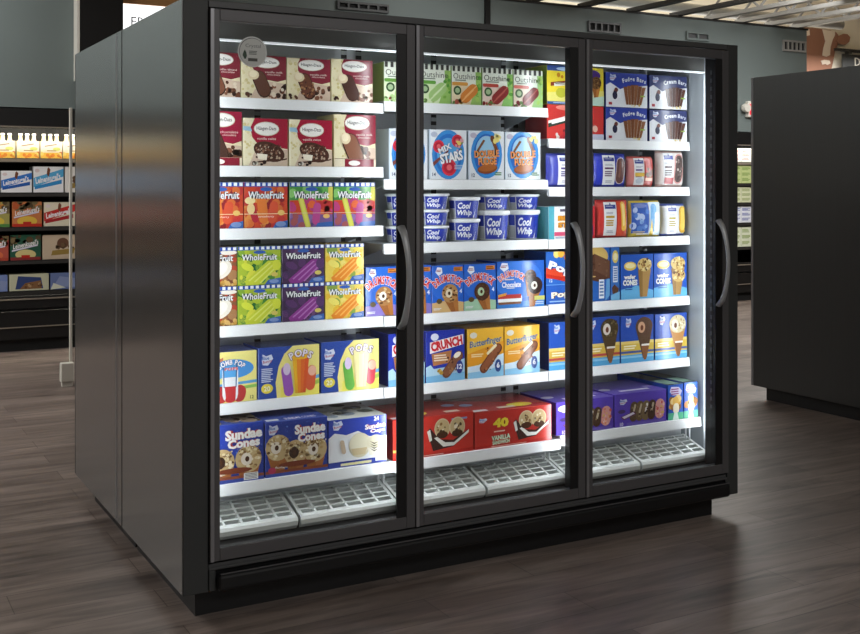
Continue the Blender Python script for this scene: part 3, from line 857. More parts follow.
def art_cups(a):
    a.rect(0, 0, 1, .12, '33449a'); a.poly([(0, .12), (0, .62), (.1, .72), (.3, .66), (.5, .72), (.7, .58), (1, .56), (1, .12)], 'e4e6ea')
    bunny(a, .15, .84, .13); a.text('24', .82, .94, .09, 'f6f2f4', bold=.04); a.text('Sundae', .80, .79, .11, 'f6f0f4', w=.36, bold=.04, line='a83a5a', rot=.06); a.text('Cups', .84, .68, .10, 'f6f0f4', w=.26, bold=.04, line='a83a5a', rot=.06)
    a.ell(.53, .42, .19, .26, 'cfc6aa'); a.ell(.53, .45, .175, .22, 'e0d9be'); a.poly([(.38, .36), (.66, .36), (.62, .22), (.42, .22)], 'cbb891')
    a.ell(.80, .44, .15, .16, 'd8d0b4'); a.poly([(.66, .34), (.96, .34), (.92, .18), (.70, .18)], 'e6e0d0')
    for i in range(4): a.poly([(.70, .48 - i * .05), (.78, .43 - i * .05), (.86, .45 - i * .05), (.78, .40 - i * .05)], '3c3432')
    a.bar(.24, .42, .3, .1, .2, 'c8b49c'); a.lines(.2, .75, .01, .10, 1, 'e6e0b4'); a.text('ORIGINAL', .48, .055, .06, 'e6e0a0', w=.42, bold=.02)
    a.rect(.80, .05, 1, .12, 'eef0f2')
    t = Art(a.W, .30, seed=8); t.rect(0, 0, 1, 1, 'c9c9c4'); t.blobs(26, .1, .9, .2, .9, .08, ['a8a690', '7a7a72', 'dcdccf', '8a94a0']); a.topart = t
def art_sandwich(n):
    def f(a):
        a.poly([(0, .0), (0, .08), (.5, .05), (1, .1), (1, 0)], 'a8261f')
        if n:
            a.text('40', .33, .66, .26, 'ecd23c', w=.20, bold=.06, line='7a2418'); bunny(a, .10, .74, .08); a.text('VANILLA', .33, .26, .13, 'dfe8cc', w=.24, bold=.04, line='4a5c34', rot=.04); a.text('SANDWICH', .33, .13, .10, 'dfe8cc', w=.22, bold=.04, line='4a5c34', rot=.04)
            a.lines(.24, .42, .40, .46, 1, 'f0c8b8')
        else:
            a.lines(.72, .94, .82, .90, 1, '8a96c8'); a.rect(0, .2, .05, .26, 'e8c860')
        def U(x): return .40 + (x - .08) * .63 if not n else .48 + (x - .08) * .56
        a.poly([(U(.10), .62), (U(.16), .70), (U(.34), .40), (U(.62), .34), (U(.95), .58), (U(.9), .44), (U(.62), .18), (U(.22), .12)], '3e2620')
        a.poly([(U(.24), .44), (U(.30), .46), (U(.46), .30), (U(.64), .28), (U(.94), .56), (U(.93), .48), (U(.63), .20), (U(.42), .20)], 'f0ece4')
        a.poly([(U(.10), .62), (U(.16), .66), (U(.20), .40), (U(.15), .36)], 'e8e4dc')
        for u in (.40, .70):
            a.ell(U(u), .66, .098, .25, 'd9c7a0'); a.ell(U(u), .66, .088, .22, 'c7ae80'); a.ell(U(u), .50, .07, .09, '4a2c1c')
            a.blobs(9, U(u) - .06, U(u) + .06, .58, .80, .035, ['8a6a42', 'e8dcc0', '4a3420'])
        a.lines(.2, .7, .02, .05, 1, 'e8b8a8')
        t = Art(a.W, .28, seed=n + 3); t.rect(0, 0, 1, 1, 'a8302a'); t.ell(.34 if not n else .68, .22, .16, .12, 'e2cc4a'); t.rect(.02, .05, .2, .15, 'd8cdc8')
        t.rect(.36 if n else .7, .1, .58 if n else .88, .2, 'd8c0a8'); t.ell(.12 if n else .9, .5, .08, .08, 'a8a4c8'); a.topart = t
    return f
def art_choc_bars(bar, word, word2):
    def f(a):
        a.poly([(0, 0), (0, .62), (.1, .70), (.34, .52), (.5, .6), (1, .66), (1, 0)], 'e2e4ea'); bunny(a, .16, .82, .12)
        a.arc(word, .68, -.52, 1.36, -19, 19, .12, 'eef0f6', bold=.03)
        a.bar(.22, .42, .3, .14, -.4, '6a3a34'); a.ell(.30, .36, .06, .10, 'e8ecf2'); a.ell(.21, .34, .06, .12, '2c2c44'); a.rect(.06, .06, .14, .14, 'a8404a')
        for i in range(6):
            a.poly([(.41 + i * .092, .60 + .03 * (2.5 - abs(i - 2.5))), (.50 + i * .092, .60 + .03 * (2.5 - abs(i - 2.5))), (.54 + (i - 2) * .062 + .12, .08), (.485 + (i - 2) * .062 + .12, .08)], bar if i % 2 else word2)
        a.rect(.82, .32, .94, .36, '9ac05a'); a.blobs(4, .6, .9, .03, .08, .03, ['e8d8a0', 'd0b46a'])
    return f
def art_caramel(a):
    a.rect(0, .86, .62, 1, '2c4a8c'); a.ell(.32, .92, .16, .05, 'a8c0e0'); a.ell(.80, .80, .14, .14, '4a2c7a'); a.poly([(.0, .30), (1, .40), (1, 0), (0, 0)], 'e6dc7a')
    a.blobs(6, .12, .46, .70, .76, .045, ['c08020', 'd89a30']); a.poly([(.06, .56), (.66, .70), (.66, .60), (.06, .46)], '8a3a20'); a.poly([(.12, .46), (.62, .56), (.62, .64), (.12, .54)], 'e8e4d8'); a.lines(.14, .6, .51, .58, 2, '6a5a5a', .1)
    a.ell(.70, .28, .18, .20, 'd8d4b0'); a.ell(.24, .30, .09, .13, 'b8b83a'); a.cone(.86, .60, .17, '6a4a2c', nut=['8a6a44', '4a3020']); a.poly([(.75, 0), (.78, .2), (1, .26), (1, 0)], 'bcd8c8')
    a.rect(0, 0, .66, .07, '3c5c98'); a.lines(.1, .5, .02, .06, 1, 'a8bcd8')
def art_cherry(a):
    a.blobs(20, .5, 1, .05, .9, .10, ['c83a3c', 'e0605a', 'a82c34', '3a3440', 'e8b8a8']); a.poly([(.02, .52), (.62, .82), (.62, .70), (.02, .36)], 'e8e4dc'); a.poly([(.02, .44), (.62, .72), (.62, .62), (.02, .32)], '2f3f34')
    a.poly([(.08, .50), (.56, .74), (.56, .66), (.08, .42)], 'f6f2ee'); a.blobs(14, .0, .6, .0, .28, .07, ['b83038', 'd8d0c8', '7a2a30']); a.rect(.62, .0, 1, .16, 'c8cce0'); a.ell(.35, .92, .2, .08, 'e88a7a')
def art_cone_blue(top, nut, hole, body, stripe='d8b84a'):
    def f(a):
        a.rect(0, .16, 1, .46, stripe); a.rect(0, .40, 1, .46, 'e6cf78'); a.rect(0, .20, 1, .25, 'b84a4a' if stripe == 'dcb64c' else '4a5a9a'); a.rect(0, 0, 1, .17, '58a8dc'); a.rect(0, .1, 1, .14, '8cc8ea')
        bunny(a, .22, .82, .13); a.lines(.08, .5, .28, .38, 2, 'f6ecc4')
        a.poly([(.44, .74), (.96, .74), (.78, .08), (.66, .08)], body); a.poly([(.60, .36), (.86, .36), (.76, .04), (.69, .04)], '8a5a34')
        a.ell(.70, .76, .26, .20, top); 
        if nut: a.blobs(26, .50, .90, .60, .92, .022, nut)
        if hole: a.ell(.62, .74, .11, .12, hole); a.ell(.63, .73, .045, .06, '6a3c28')
        a.rect(.62, .34, .86, .38, 'efe6da')
    return f
def art_wafer(two):
    def f(a):
        a.poly([(0, 0), (0, .22), (.5, .3), (1, .18), (1, 0)], '6ab4e4'); a.ell(.28, .74, .19, .10, 'e2c25a'); a.ell(.28, .75, .15, .06, 'f4e6a8')
        a.text('wafer', .27, .50, .10, 'f2f4f6', w=.36, bold=.04, line='5a5a66'); a.text('CONES', .28, .37, .13, 'f4f6f8', w=.44, bold=.05, line='4a4a58'); a.lines(.12, .4, .2, .28, 2, '2c58a4')
        a.poly([(.52, .66), (.92, .66), (.80, .04), (.58, .04)], 'b08a52'); a.poly([(.52, .66), (.66, .66), (.66, .04), (.58, .04)], '94703c')
        a.ell(.72, .76, .22, .15, 'd8bc78'); a.blobs(24, .55, .9, .64, .9, .025, ['8a6438', 'efdca4', 'b4884a', '5c3c22'])
        if two: a.ell(.74, .48, .2, .15, 'd0ae6c'); a.blobs(22, .58, .9, .38, .6, .025, ['8a6438', 'efdca4', '7a4434', '5c3c22'])
    return f
def art_brownie(a):
    a.ell(.52, .82, .42, .2, 'd8b66a'); a.poly([(.0, .66), (.46, .88), (1, .74), (1, .42), (.6, .36), (0, .44)], '5a3a2c'); a.poly([(.46, .88), (1, .74), (1, .42), (.5, .56)], '6c4a38')
    a.blobs(16, .05, .95, .46, .78, .02, ['3a2218', '7a5844']); a.lines(.1, .5, .44, .48, 1, 'd8b66a')
    a.rect(.62, .05, .8, .40, 'eef2f8'); a.lines(.64, .78, .08, .38, 5, '6a86b8', 0); a.rect(0, .0, .4, .40, '7ab4dc'); a.poly([(.84, 0), (1, .1), (1, .4), (.88, .4)], '6aa4dc')
def art_narrow(a):
    a.ell(.5, .82, .34, .12, 'e6ca62'); a.ell(.5, .82, .24, .07, 'f4e9b4'); a.rect(.24, .34, .76, .64, 'dfe6f0'); a.lines(.3, .7, .36, .62, 6, '5a76b0', 0)
    a.poly([(.1, .24), (.4, .30), (.9, .22), (.8, .12), (.2, .12)], '5a3a2c'); a.poly([(0, 0), (0, .1), (1, .16), (1, 0)], '7ab8e4')
def art_cookie_bars(a):
    bunny(a, .16, .72, .11); a.ell(.13, .46, .07, .06, '4a3a6a')
    for i, c in enumerate(('5a4634', '6a543c', '7a664a', '4a3428')):
        u = .36 + i * .115; a.bar(u, .42, .62, .30, -.12, c); a.bar(u + .01, .50, .3, .08, -.3, 'b8a88c' if i != 2 else 'e6e0d6'); a.blobs(6, u - .04, u + .04, .2, .6, .03, ['3c2a20', '8a7454'])
    a.bar(.86, .42, .62, .36, -.1, 'd89a94'); a.blobs(22, .78, .95, .18, .66, .035, ['c85a54', 'efc8b8', 'e08a6a', 'd8b45a'])
    a.poly([(.10, .30), (.16, .20), (.40, .34), (.36, .44)], '6a3a5a'); a.poly([(.13, .30), (.17, .24), (.37, .36), (.34, .41)], 'd8cfe0'); a.text('10', .12, .08, .12, 'd8d0ea', bold=.03); a.rect(.22, .02, .95, .10, '6a5ab0')
    t = Art(a.W, .26, seed=9); t.rect(0, 0, 1, 1, '6a58b4'); t.rect(.24, .16, .8, .24, 'dcd4ea'); t.ell(.1, .4, .1, .08, 'c8c0e4'); t.rect(.8, .3, .95, .4, '9a8ad0'); a.topart = t
def art_purple_end(a):
    art_cookie_bars(a); a.ell(.14, .80, .12, .10, 'e8e4f0')
def art_end_on(a):
    a.poly([(.12, .80), (.2, .94), (.7, .92), (.9, .80), (.8, .68), (.3, .70)], 'd2cce6'); a.lines(.2, .8, .7, .9, 3, '9a5a8a')
    a.blobs(8, .2, .8, .35, .62, .10, ['d8a44a', 'b87a3a', 'efd08a', '8a5a2c']); a.ell(.5, .52, .2, .14, 'e4b45c'); a.bar(.52, .32, .3, .22, 0, 'efe4cc'); a.rect(0, 0, 1, .2, '58b48c'); a.poly([(.3, .0), (.4, .2), (.6, .2), (.7, 0)], 'dff0e8')
    t = Art(a.W, .34, seed=4); t.rect(0, 0, 1, 1, '4a5a5e'); t.rect(.1, .05, .9, .35, '8aa89a'); t.rect(.1, .45, .9, .7, '7a6a4a'); t.rect(.1, .8, .9, .95, '6a8a7a'); a.topart = t
    q = Art(.34, a.H, seed=5); bunny(q, .12, .7, .10); q.rect(.0, .9, 1, 1, '22408e'); q.rect(.3, .1, .8, .2, '3c62b4'); a.sideart = q
def art_crunch(a):
    a.poly([(0, 0), (0, .30), (.12, .34), (.2, .26), (.5, .28), (.75, .36), (1, .42), (1, 0)], 'b4d8ee'); a.poly([(0, 0), (0, .12), (1, .16), (1, 0)], '7cb8e2'); a.blobs(10, .0, .9, .7, .96, .02, ['1c2f8c', '3c54b4'])
    a.poly([(.10, .56), (.96, .70), (.96, .90), (.10, .78)], 'f2ecee'); a.text('CRUNCH', .53, .735, .19, 'd02a34', w=.82, rot=.15, bold=.06); a.ell(.22, .88, .10, .07, 'd8dcec')
    a.poly([(.14, .55), (.66, .60), (.62, .36), (.18, .32)], 'b8794a'); a.lines(.2, .6, .40, .54, 3, 'f2dcc0')
    a.bar(.68, .32, .62, .20, -.72, '6a4030'); a.bar(.68, .33, .56, .15, -.72, '85553c'); a.blobs(16, .5, .85, .15, .5, .02, ['5a3424', 'a0714e']); a.ell(.80, .50, .10, .05, 'f6ecd8', rot=.5); a.blobs(6, .3, .42, .14, .24, .04, ['d8b86a', 'b8923c'])
    a.ell(.86, .26, .09, .13, '2f3c8c'); a.text('12', .86, .27, .10, 'eef0f8', bold=.04)
def art_butter(a):
    a.poly([(0, 0), (0, .24), (.3, .26), (.6, .38), (1, .46), (1, 0)], 'cfe4f2'); a.poly([(0, 0), (0, .12), (.5, .14), (1, .22), (1, 0)], '8cc4e8'); a.poly([(0, .24), (0, .5), (1, .72), (1, .48), (.5, .3)], 'e69c2a')
    a.ell(.16, .87, .10, .06, 'e8e4d8'); a.text('Butterfinger', .50, .71, .17, '2f5c9c', w=.90, rot=.12, bold=.02, line='f2d878', shear=.15); a.lines(.1, .45, .42, .50, 2, 'f6dca8')
    a.bar(.64, .38, .72, .20, -.72, '6c3c28'); a.bar(.64, .39, .66, .14, -.72, '8f5436'); a.blobs(18, .45, .85, .15, .6, .018, ['5a3020', 'a86a42']); a.bar(.66, .56, .30, .06, -.9, 'f2e2b8')
    a.ell(.84, .22, .09, .13, '2f4c8c'); a.text('6', .84, .23, .12, 'eef0f8', bold=.04)
def art_taffy(a):
    a.rect(0, .0, .36, 1, '58a8b8'); a.rect(.12, 0, 1, 1, 'efeeea'); a.rect(.12, .86, 1, 1, 'e4e6ea'); a.rect(.24, .84, .60, .92, '5a546a'); a.text('BIG', .36, .64, .17, 'd8922c', w=.34, bold=.06, line='6a3a20'); a.text('STIX', .40, .43, .17, 'd8922c', w=.42, bold=.06, line='6a3a20')
    a.rect(.12, .10, .6, .22, 'd85a7a'); a.lines(.14, .58, .02, .08, 2, '4a86a8'); a.poly([(.66, 0), (.8, 1), (1, 1), (1, 0)], 'c8343c'); a.rect(.72, .1, .96, .4, '6a2a8a'); a.rect(.74, .6, .95, .85, '48a8b0')
def art_snack_bag(label, cols, kind):
    def f(a):
        a.rect(.20, .06, .58, .94, 'f0f0f2'); a.rect(.23, .76, .56, .87, '3c4690'); a.poly([(.395, .93), (.34, .8), (.45, .8)], '3c4690'); a.lines(.26, .5, .82, .84, 1, 'e8ecf4')
        a.lines(.25, .53, .50, .60, 1, cols[1], .1); a.lines(.26, .52, .62, .68, 2, 'a8a8b8'); a.lines(.25, .53, .30, .48, 3, cols[1]); a.lines(.28, .5, .12, .2, 2, 'b0b0bc')
        if kind == 'bar': a.bar(.76, .48, .80, .36, -.12, 'd8c8cc'); a.bar(.76, .48, .76, .32, -.12, '6a4440'); a.bar(.74, .52, .5, .08, -.12, '84594e')
        elif kind == 'sand': a.rect(.6, .06, .97, .94, cols[2]); a.blobs(14, .62, .95, .3, .6, .06, ['6a5a42', '9a8a5a', '7a3a34']); a.rect(.62, .20, .96, .3, 'e8b8a0'); a.rect(.22, .34, .57, .46, 'e0b850'); a.ell(.39, .2, .14, .09, 'c8d0dc')
        elif kind == 'cook': a.rect(.58, .06, .97, .94, 'efe8e4'); a.bar(.78, .50, .84, .36, -.1, 'd89a94'); a.bar(.78, .50, .76, .28, -.1, '5a4a48'); a.blobs(22, .66, .9, .2, .8, .03, ['8a7a74', '3a302e', 'c8bab0']); a.rect(.24, .08, .56, .26, 'b85a5c')
        elif kind == 'pop': a.rect(.6, .04, 1, .96, cols[2]); a.bar(.80, .56, .78, .16, .06, 'f0b83c'); a.bar(.80, .60, .6, .08, .06, 'f8d878')
        elif kind == 'berry': a.rect(.04, .1, .57, .94, '3a60b4'); a.blobs(16, .08, .52, .2, .75, .08, ['5a84d0', '8ab0e4', '4a6ac0', 'c0d0f0']); a.rect(.58, .04, .98, .96, 'cfe0ee'); a.bar(.72, .52, .8, .22, -.05, '5aa0d8'); a.bar(.86, .4, .6, .2, 0, 'e8f0f6'); a.poly([(.6, .04), (.66, .5), (.74, .04)], 'e8c850'); a.ell(.3, .86, .2, .06, '7a8ac8'); a.lines(.08, .5, .08, .16, 2, 'd8c080')
        elif kind == 'lemon': a.bar(.84, .50, .84, .34, 0, 'd8a83c'); a.bar(.83, .52, .72, .20, 0, 'ecc860')
    return f

# ------------------------------------------------------------------ filling the shelves
DOORN = ('left', 'middle', 'right')
ROWN = ('top', 'second', 'third', 'fourth', 'fifth', 'bottom')
CUR = 0.9959

def fit(x, r):
    """shelf-face position"""
    k = 0.99438 if r == 5 else 0.99587
    return -0.9914 + (x + 0.9914) * k

def put(key, s, r, x0, x1, H, art, look, where, cat='ice cream box', front='ffffff', side=None, top=None, D=0.16, name='ice_cream_carton', lift=0.0, group=None):
    a, b = fit(x0, r), fit(x1, r)
    W = b - a - 0.0016
    yf = YF6 + 0.012 if r == 5 else YF + 0.006
    key = f'{key}_{round(W, 2)}_{round(H, 3)}'
    me = carton_mesh(key, W, H, D, art, front, side, top)
    return place(name, me, (a + b) / 2, yf, SHZ[s][r] + lift + 0.0006, look + ', ' + where, cat, group)

def bag(key, s, r, x0, x1, H, art, look, where, front, side, group, D=0.05):
    a, b = fit(x0, r), fit(x1, r); W = b - a - 0.002
    me = pouch_mesh(key, W, H, D, art, front, side)
    return place('ice_cream_pouch', me, (a + b) / 2, YF + 0.005, SHZ[s][r] + 0.0006, look + ', ' + where, 'ice cream bag', group)

G = 'packages on the shelves behind the left door'
put('hd_coffee', 0, 0, .116, .278, .153, art_bar_box('7c2030', '7a4a36', None, 'coffee almond'), 'maroon and cream ice cream bar box, cut by the frame', 'first on top left shelf', front='efe4bd', side='e9dcae', group=G)
put('hd_vanilla', 0, 0, .280, .449, .151, art_bar_box('7c2030', '5c382a', None, 'vanilla milk'), 'maroon and cream ice cream bar box', 'just behind the round sticker', front='efe4bd', side='e9dcae', group=G)
put('hd_almond', 0, 0, .451, .621, .150, art_bar_box('842236', '6a3c2a', ['a87850', '8a5a3a', '3c2016'], 'vanilla milk'), 'maroon ice cream bar box with nut-covered bar', 'third on top left shelf', front='efe4bd', side='e9dcae', group=G)
put('hd_milk', 0, 0, .623, .793, .156, art_bar_box('842236', '4c2e26', None, 'vanilla milk'), 'maroon ice cream bar box with plain dark bar', 'rightmost on top left shelf', front='efe4bd', side='e9dcae', group=G)
put('hd_dark', 0, 1, .119, .284, .187, art_bar_box('98183a', '4a3028', None, 'chocolate', band=True), 'tall crimson ice cream bar box', 'leftmost on the second left shelf', front='efe4bd', side='e9dcae', group=G)
for i, (a_, b_) in enumerate(((.287, .455), (.458, .630))):
    put('hd_crisp', 0, 1, a_, b_, .167, art_crunch_bar_box('a01434', 'vanilla swiss'), 'crimson box with a crumb-coated bar and white oval', ('beside the tall box, second left shelf' if i == 0 else 'right of its twin, second left shelf'), front='efe6c4', side='e9dcae', group=G)
put('hd_milk_tall', 0, 1, .634, .805, .191, art_bar_box('942038', '8a5a44', None, 'vanilla milk', band=True), 'tall crimson box with banded foot', 'rightmost on the second left shelf', front='efe4bd', side='e9dcae', group=G)
FB = 'fruit bar boxes with blue checked tops'
put('wf_red', 0, 2, .126, .289, .160, art_fruit_red, 'orange-red fruit bar box with checked top', 'leftmost, cut by the door frame', 'fruit bar box', front='cf4a30', side='b83a30', name='fruit_bar_carton', group=FB)
put('wf_red', 0, 2, .291, .455, .160, art_fruit_red, 'orange-red fruit bar box shown whole', 'second on the third left shelf', 'fruit bar box', front='cf4a30', side='b83a30', name='fruit_bar_carton', group=FB)
put('wf_mix', 0, 2, .461, .630, .160, art_fruit_green, 'green and red fruit bar box with yellow bar', 'third on the third left shelf', 'fruit bar box', front='7a9a4c', side='4c7a3c', name='fruit_bar_carton', group=FB)
put('wf_mix', 0, 2, .632, .803, .160, art_fruit_green, 'green and red fruit bar box', 'rightmost on the third left shelf', 'fruit bar box', front='7a9a4c', side='4c7a3c', name='fruit_bar_carton', group=FB)
lime = art_fruit_bar('b8c83a', ['4c8a3c', 'b8cc3c', '2f6a34', '8ab43c', 'd8d84a'], 'c8d23e', 'dde470', 'd8e048')
purp = art_fruit_bar('4a3054', ['3c2a48', '5a3a68', '46365c', '6a4a74'], '8a3a8c', 'b070b4', '5a3a6a')
mang = art_fruit_bar('e8c048', ['ecd05c', 'e8b83c', 'd89a3a', 'f0dc7a', '8aa44a'], 'e88c30', 'f4b45c', 'f0e070')
for lev, (lw, lz) in enumerate((('lower', 0.0), ('upper', 0.1365))):
    put('wf_coco', 0, 3, .109, .266, .135, art_coconut, f'brown coconut fruit bar box, {lw} of the pair', 'far left, fourth left shelf', 'fruit bar box', front='8a5a3c', side='6a4430', name='fruit_bar_carton', lift=lz, group=FB)
    put('wf_lime', 0, 3, .268, .429, .135, lime, f'yellow-green lime fruit bar box, {lw} of the pair', 'fourth left shelf', 'fruit bar box', front='a8be3c', side='4c7a3c', name='fruit_bar_carton', lift=lz, group=FB)
    put('wf_grape', 0, 3, .432, .597, .135, purp, f'dark purple fruit bar box, {lw} of the pair', 'fourth left shelf', 'fruit bar box', front='4a3456', side='38284a', name='fruit_bar_carton', lift=lz, group=FB)
    put('wf_mango', 0, 3, .599, .756, .135, mang, f'yellow mango fruit bar box, {lw} of the pair', 'fourth left shelf', 'fruit bar box', front='ecd05c', side='d8b44a', name='fruit_bar_carton', lift=lz, group=FB)
BL = 'blue frozen novelty boxes'
put('bomb', 0, 4, .151, .339, .176, art_bomb, 'pale yellow box with red white blue rocket pop', 'fifth left shelf', 'ice pop box', front='f0e68c', side='2f4ca4', name='ice_pop_carton', group=G)
put('pop_a', 0, 4, .343, .577, .181, art_rainbow(['e8b02c', 'e8862c', 'e06a2c', 'd8582c'], '9a5ab4', 'd8603c', 'POPS'), 'blue and yellow box with orange ice pop', 'centre of the fifth left shelf', 'ice pop box', front='2c4a9c', side='263f86', name='ice_pop_carton', group=G)
put('pop_b', 0, 4, .583, .818, .184, art_rainbow(['f0e4a4', 'f2e8b8', 'ece0a0'], '6ab04a', 'd8384c', 'POPS'), 'blue and yellow box with cream ice pop', 'right end of the fifth left shelf', 'ice pop box', front='2c4a9c', side='263f86', name='ice_pop_carton', group=G)
put('sund_s', 0, 5, .121, .337, .197, art_sundae_s, 'deep blue sundae cone box', 'leftmost on the bottom left shelf', 'ice cream cone box', front='2c44a8', side='26408e', top='3a4c94', D=.30, name='cone_carton', group=G)
put('sund_l', 0, 5, .341, .577, .190, art_sundae_l, 'wide blue sundae cone box showing three cones', 'middle of the bottom left shelf', 'ice cream cone box', front='2a3f96', side='26408e', top='3c4f9e', D=.30, name='cone_carton', group=G)
put('cups', 0, 5, .580, .813, .172, art_cups, 'blue and white sundae cup box', 'right end of the bottom left shelf', 'ice cream cup box', front='3346a8', side='26408e', top='d4d4cc', D=.30, name='cup_carton', group=G)

# middle section
G = 'packages on the shelves behind the middle door'
shine = [('9ac468', 'b8d890', 'd4eab4', '6aa044', 'e4ecc8'), ('9ac468', 'a8cc80', 'd8e8b8', '6aa848', 'dceabc'), ('9cc46a', 'd8843c', 'eeb070', 'd89a4a', 'ecd9b4'), ('8cc06a', '8a3030', 'b05a50', 'b84a40', 'ecd4c4'), ('a4cc84', '7a2a2c', 'a4504a', 'c86a5c', 'efe0cc')]
sl = ['pale green fruit bar box glimpsed past the left door', 'pale green fruit bar box with a pale bar', 'white-green fruit bar box with an orange bar', 'white-green fruit bar box with a dark red bar', 'white-green fruit bar box with a maroon bar in glare']
sx = ((.839, .984), (.988, 1.129), (1.133, 1.268), (1.273, 1.416), (1.419, 1.562))
for i in range(5):
    put(f'shine{i}', 1, 0, sx[i][0], sx[i][1], .149, art_shine(*shine[i]), sl[i], 'top middle shelf', 'fruit bar box', front='eef2e4', side='9ab06a', name='fruit_bar_carton', group='fruit bar boxes with notched tops')
put('stars', 1, 1, .860, 1.027, .190, art_stars, 'white and blue ice bar box half behind the mullion', 'second middle shelf', 'ice bar box', front='e6ebf0', side='c4d0dc', name='ice_cream_carton', group=G)
put('stars', 1, 1, 1.034, 1.201, .191, art_stars, 'white and blue box with three red stars', 'left on the second middle shelf', 'ice bar box', front='e6ebf0', side='c4d0dc', name='ice_cream_carton', group=G)
put('fudge', 1, 1, 1.209, 1.376, .191, art_fudge, 'white and blue fudge bar box', 'centre of the second middle shelf', 'fudge bar box', front='e4e8ec', side='c4d0dc', name='ice_cream_carton', group=G)
put('fudge', 1, 1, 1.378, 1.552, .190, art_fudge, 'white and blue fudge bar box', 'right end of the second middle shelf', 'fudge bar box', front='e4e8ec', side='c4d0dc', name='ice_cream_carton', group=G)

def tub(x, y, z, R, H, label, ang=0.0):
    """tapered tub with a printed sleeve and an overhanging lid"""
    key = f'tub_{R:.4f}_{H:.4f}'
    root = thing('topping_tub', (x, y, z), label, 'dessert topping tub', 'stacked blue and white topping tubs')
    hb = H * .86
    if key not in PACK:
        def wrap(bm, r0, r1):
            lay = bm.loops.layers.float_color.new('ink')
            add_lathe(bm, [(r0 * .96, 0), (r0, .003), (r1, hb)], seg=28)
            bmesh.ops.recalc_face_normals(bm, faces=bm.faces[:])
            for f in bm.faces:
                for lp in f.loops: lp[lay] = lin('e6e8ea')
            W = 2.2 * r1
            a = Art(W, hb, STEP=0.00012)
            for i in range(14): a.rect(.21 + i * .05, .05, .2605 + i * .05, .97, '2338a8')
            a.k = 3
            for i in range(4): a.rect(0.0 + i * .05, .55, .0505 + i * .05, .97, '2338a8')
            for i in range(4): a.rect(0.0 + i * .05, .06, .0505 + i * .05, .52, 'b4b6b8')
            a.k = 9
            a.poly([(.21, .05), (.225, .05), (.225, .97), (.21, .97)], 'eceef2')
            a.text('Cool', .46, .70, .34, 'f0f2f8', w=.34, bold=.03, shear=.25); a.text('Whip', .47, .30, .36, 'f0f2f8', w=.40, bold=.03, shear=.25)
            a.poly([(.72, .05), (.78, .40), (.83, .97), (.88, .97), (.82, .40), (.76, .05)], 'f0f2f6'); a.poly([(.80, .05), (.86, .6), (.90, .6), (.86, .05)], 'c8605c')
            def F(px, pz, d):
                r = r0 + (r1 - r0) * pz / hb + d + .0003
                t = (px - W / 2) / r1 * 1.15
                return (r * math.sin(t), -r * math.cos(t), pz)
            a.into(bm, lay, F)
        bm = bmesh.new(); wrap(bm, R * .80, R * .92)
        me = bpy.data.meshes.new('tub_body'); bm.to_mesh(me); bm.free(); me.materials.append(M['tub'])
        bm = bmesh.new(); add_lathe(bm, [(R * .9, hb - .001), (R, hb + .001), (R, H - .002), (R * .97, H), (R * .86, H), (R * .84, H - .003)], seg=28)
        bmesh.ops.recalc_face_normals(bm, faces=bm.faces[:])
        ml = bpy.data.meshes.new('tub_lid'); bm.to_mesh(ml); bm.free(); ml.materials.append(M['white_metal'])
        PACK[key] = (me, ml)
    me, ml = PACK[key]
    b = bpy.data.objects.new('tub_body', me); l = bpy.data.objects.new('tub_lid', ml)
    for o in (b, l):
        COL.objects.link(o); o.parent = root; o.rotation_euler = (0, 0, ang)
    b['label'] = 'blue printed tub'; l['label'] = 'white lid'
T3 = SHZ[1][2] + .0008
for si, (xc, ds) in enumerate(((.938, 'behind the first mullion'), (1.082, 'left in the middle door'))):
    for k, lv in enumerate(('bottom', 'middle', 'top')):
        tub(xc, YF + .075, T3 + k * .0620, .062, .0615, f'small blue white topping tub, {lv} of the three-high stack {ds}', ang=-.42)
for k, lv in enumerate(('bottom', 'top')):
    tub(1.218, YF + .077, T3 + k * .0865, .068, .0860, f'blue white topping tub, {lv} of the two equal ones by the three-high stack', ang=-.36)
for xc, ds in ((1.356, 'third stack from left'), (1.503, 'rightmost stack')):
    tub(xc, YF + .082, T3, .0725, .1180, f'large blue white topping tub, bottom of the {ds}', ang=-.33)
    tub(xc, YF + .082, T3 + .1188, .0700, .0630, f'small flat topping tub on a larger tub, {ds}', ang=-.30)

DG = 'blue cone boxes with arched red lettering'
tan = art_drum('b88a58', ['8a5a34', '5c3a20', 'd8b884'], 'e6d6b8', 'd9b47c')
mint = art_drum('4a2e20', ['5c3a28'], 'b8d0a8', 'a8d0b0')
vio = art_drum('a8784a', ['8a5a34', '5c3a20', 'd8b884'], 'eee6da', '8a7ac4')
put('drum_v', 1, 3, .762, .900, .182, vio, 'blue cone box with purple base, right of the mango boxes', 'fourth shelf', 'ice cream cone box', front='2560c8', side='1c3f98', name='cone_carton', lift=.0022, group=DG)
put('drum_v', 1, 3, .902, 1.043, .184, vio, 'blue cone box mostly hidden by the first mullion', 'fourth shelf', 'ice cream cone box', front='2560c8', side='1c3f98', name='cone_carton', group=DG)
put('drum_t', 1, 3, 1.045, 1.187, .180, tan, 'blue cone box with tan base', 'left on the fourth middle shelf', 'ice cream cone box', front='2560c8', side='1c3f98', name='cone_carton', group=DG)
put('drum_m', 1, 3, 1.188, 1.336, .180, mint, 'blue cone box with mint green base', 'fourth middle shelf', 'ice cream cone box', front='2560c8', side='1c3f98', name='cone_carton', group=DG)
put('drum_big', 1, 3, 1.340, 1.570, .186, art_drum_big, 'wide blue chocolate cone box', 'right end of the fourth middle shelf', 'ice cream cone box', front='2a64c4', side='1c3f98', name='cone_carton', group=DG)
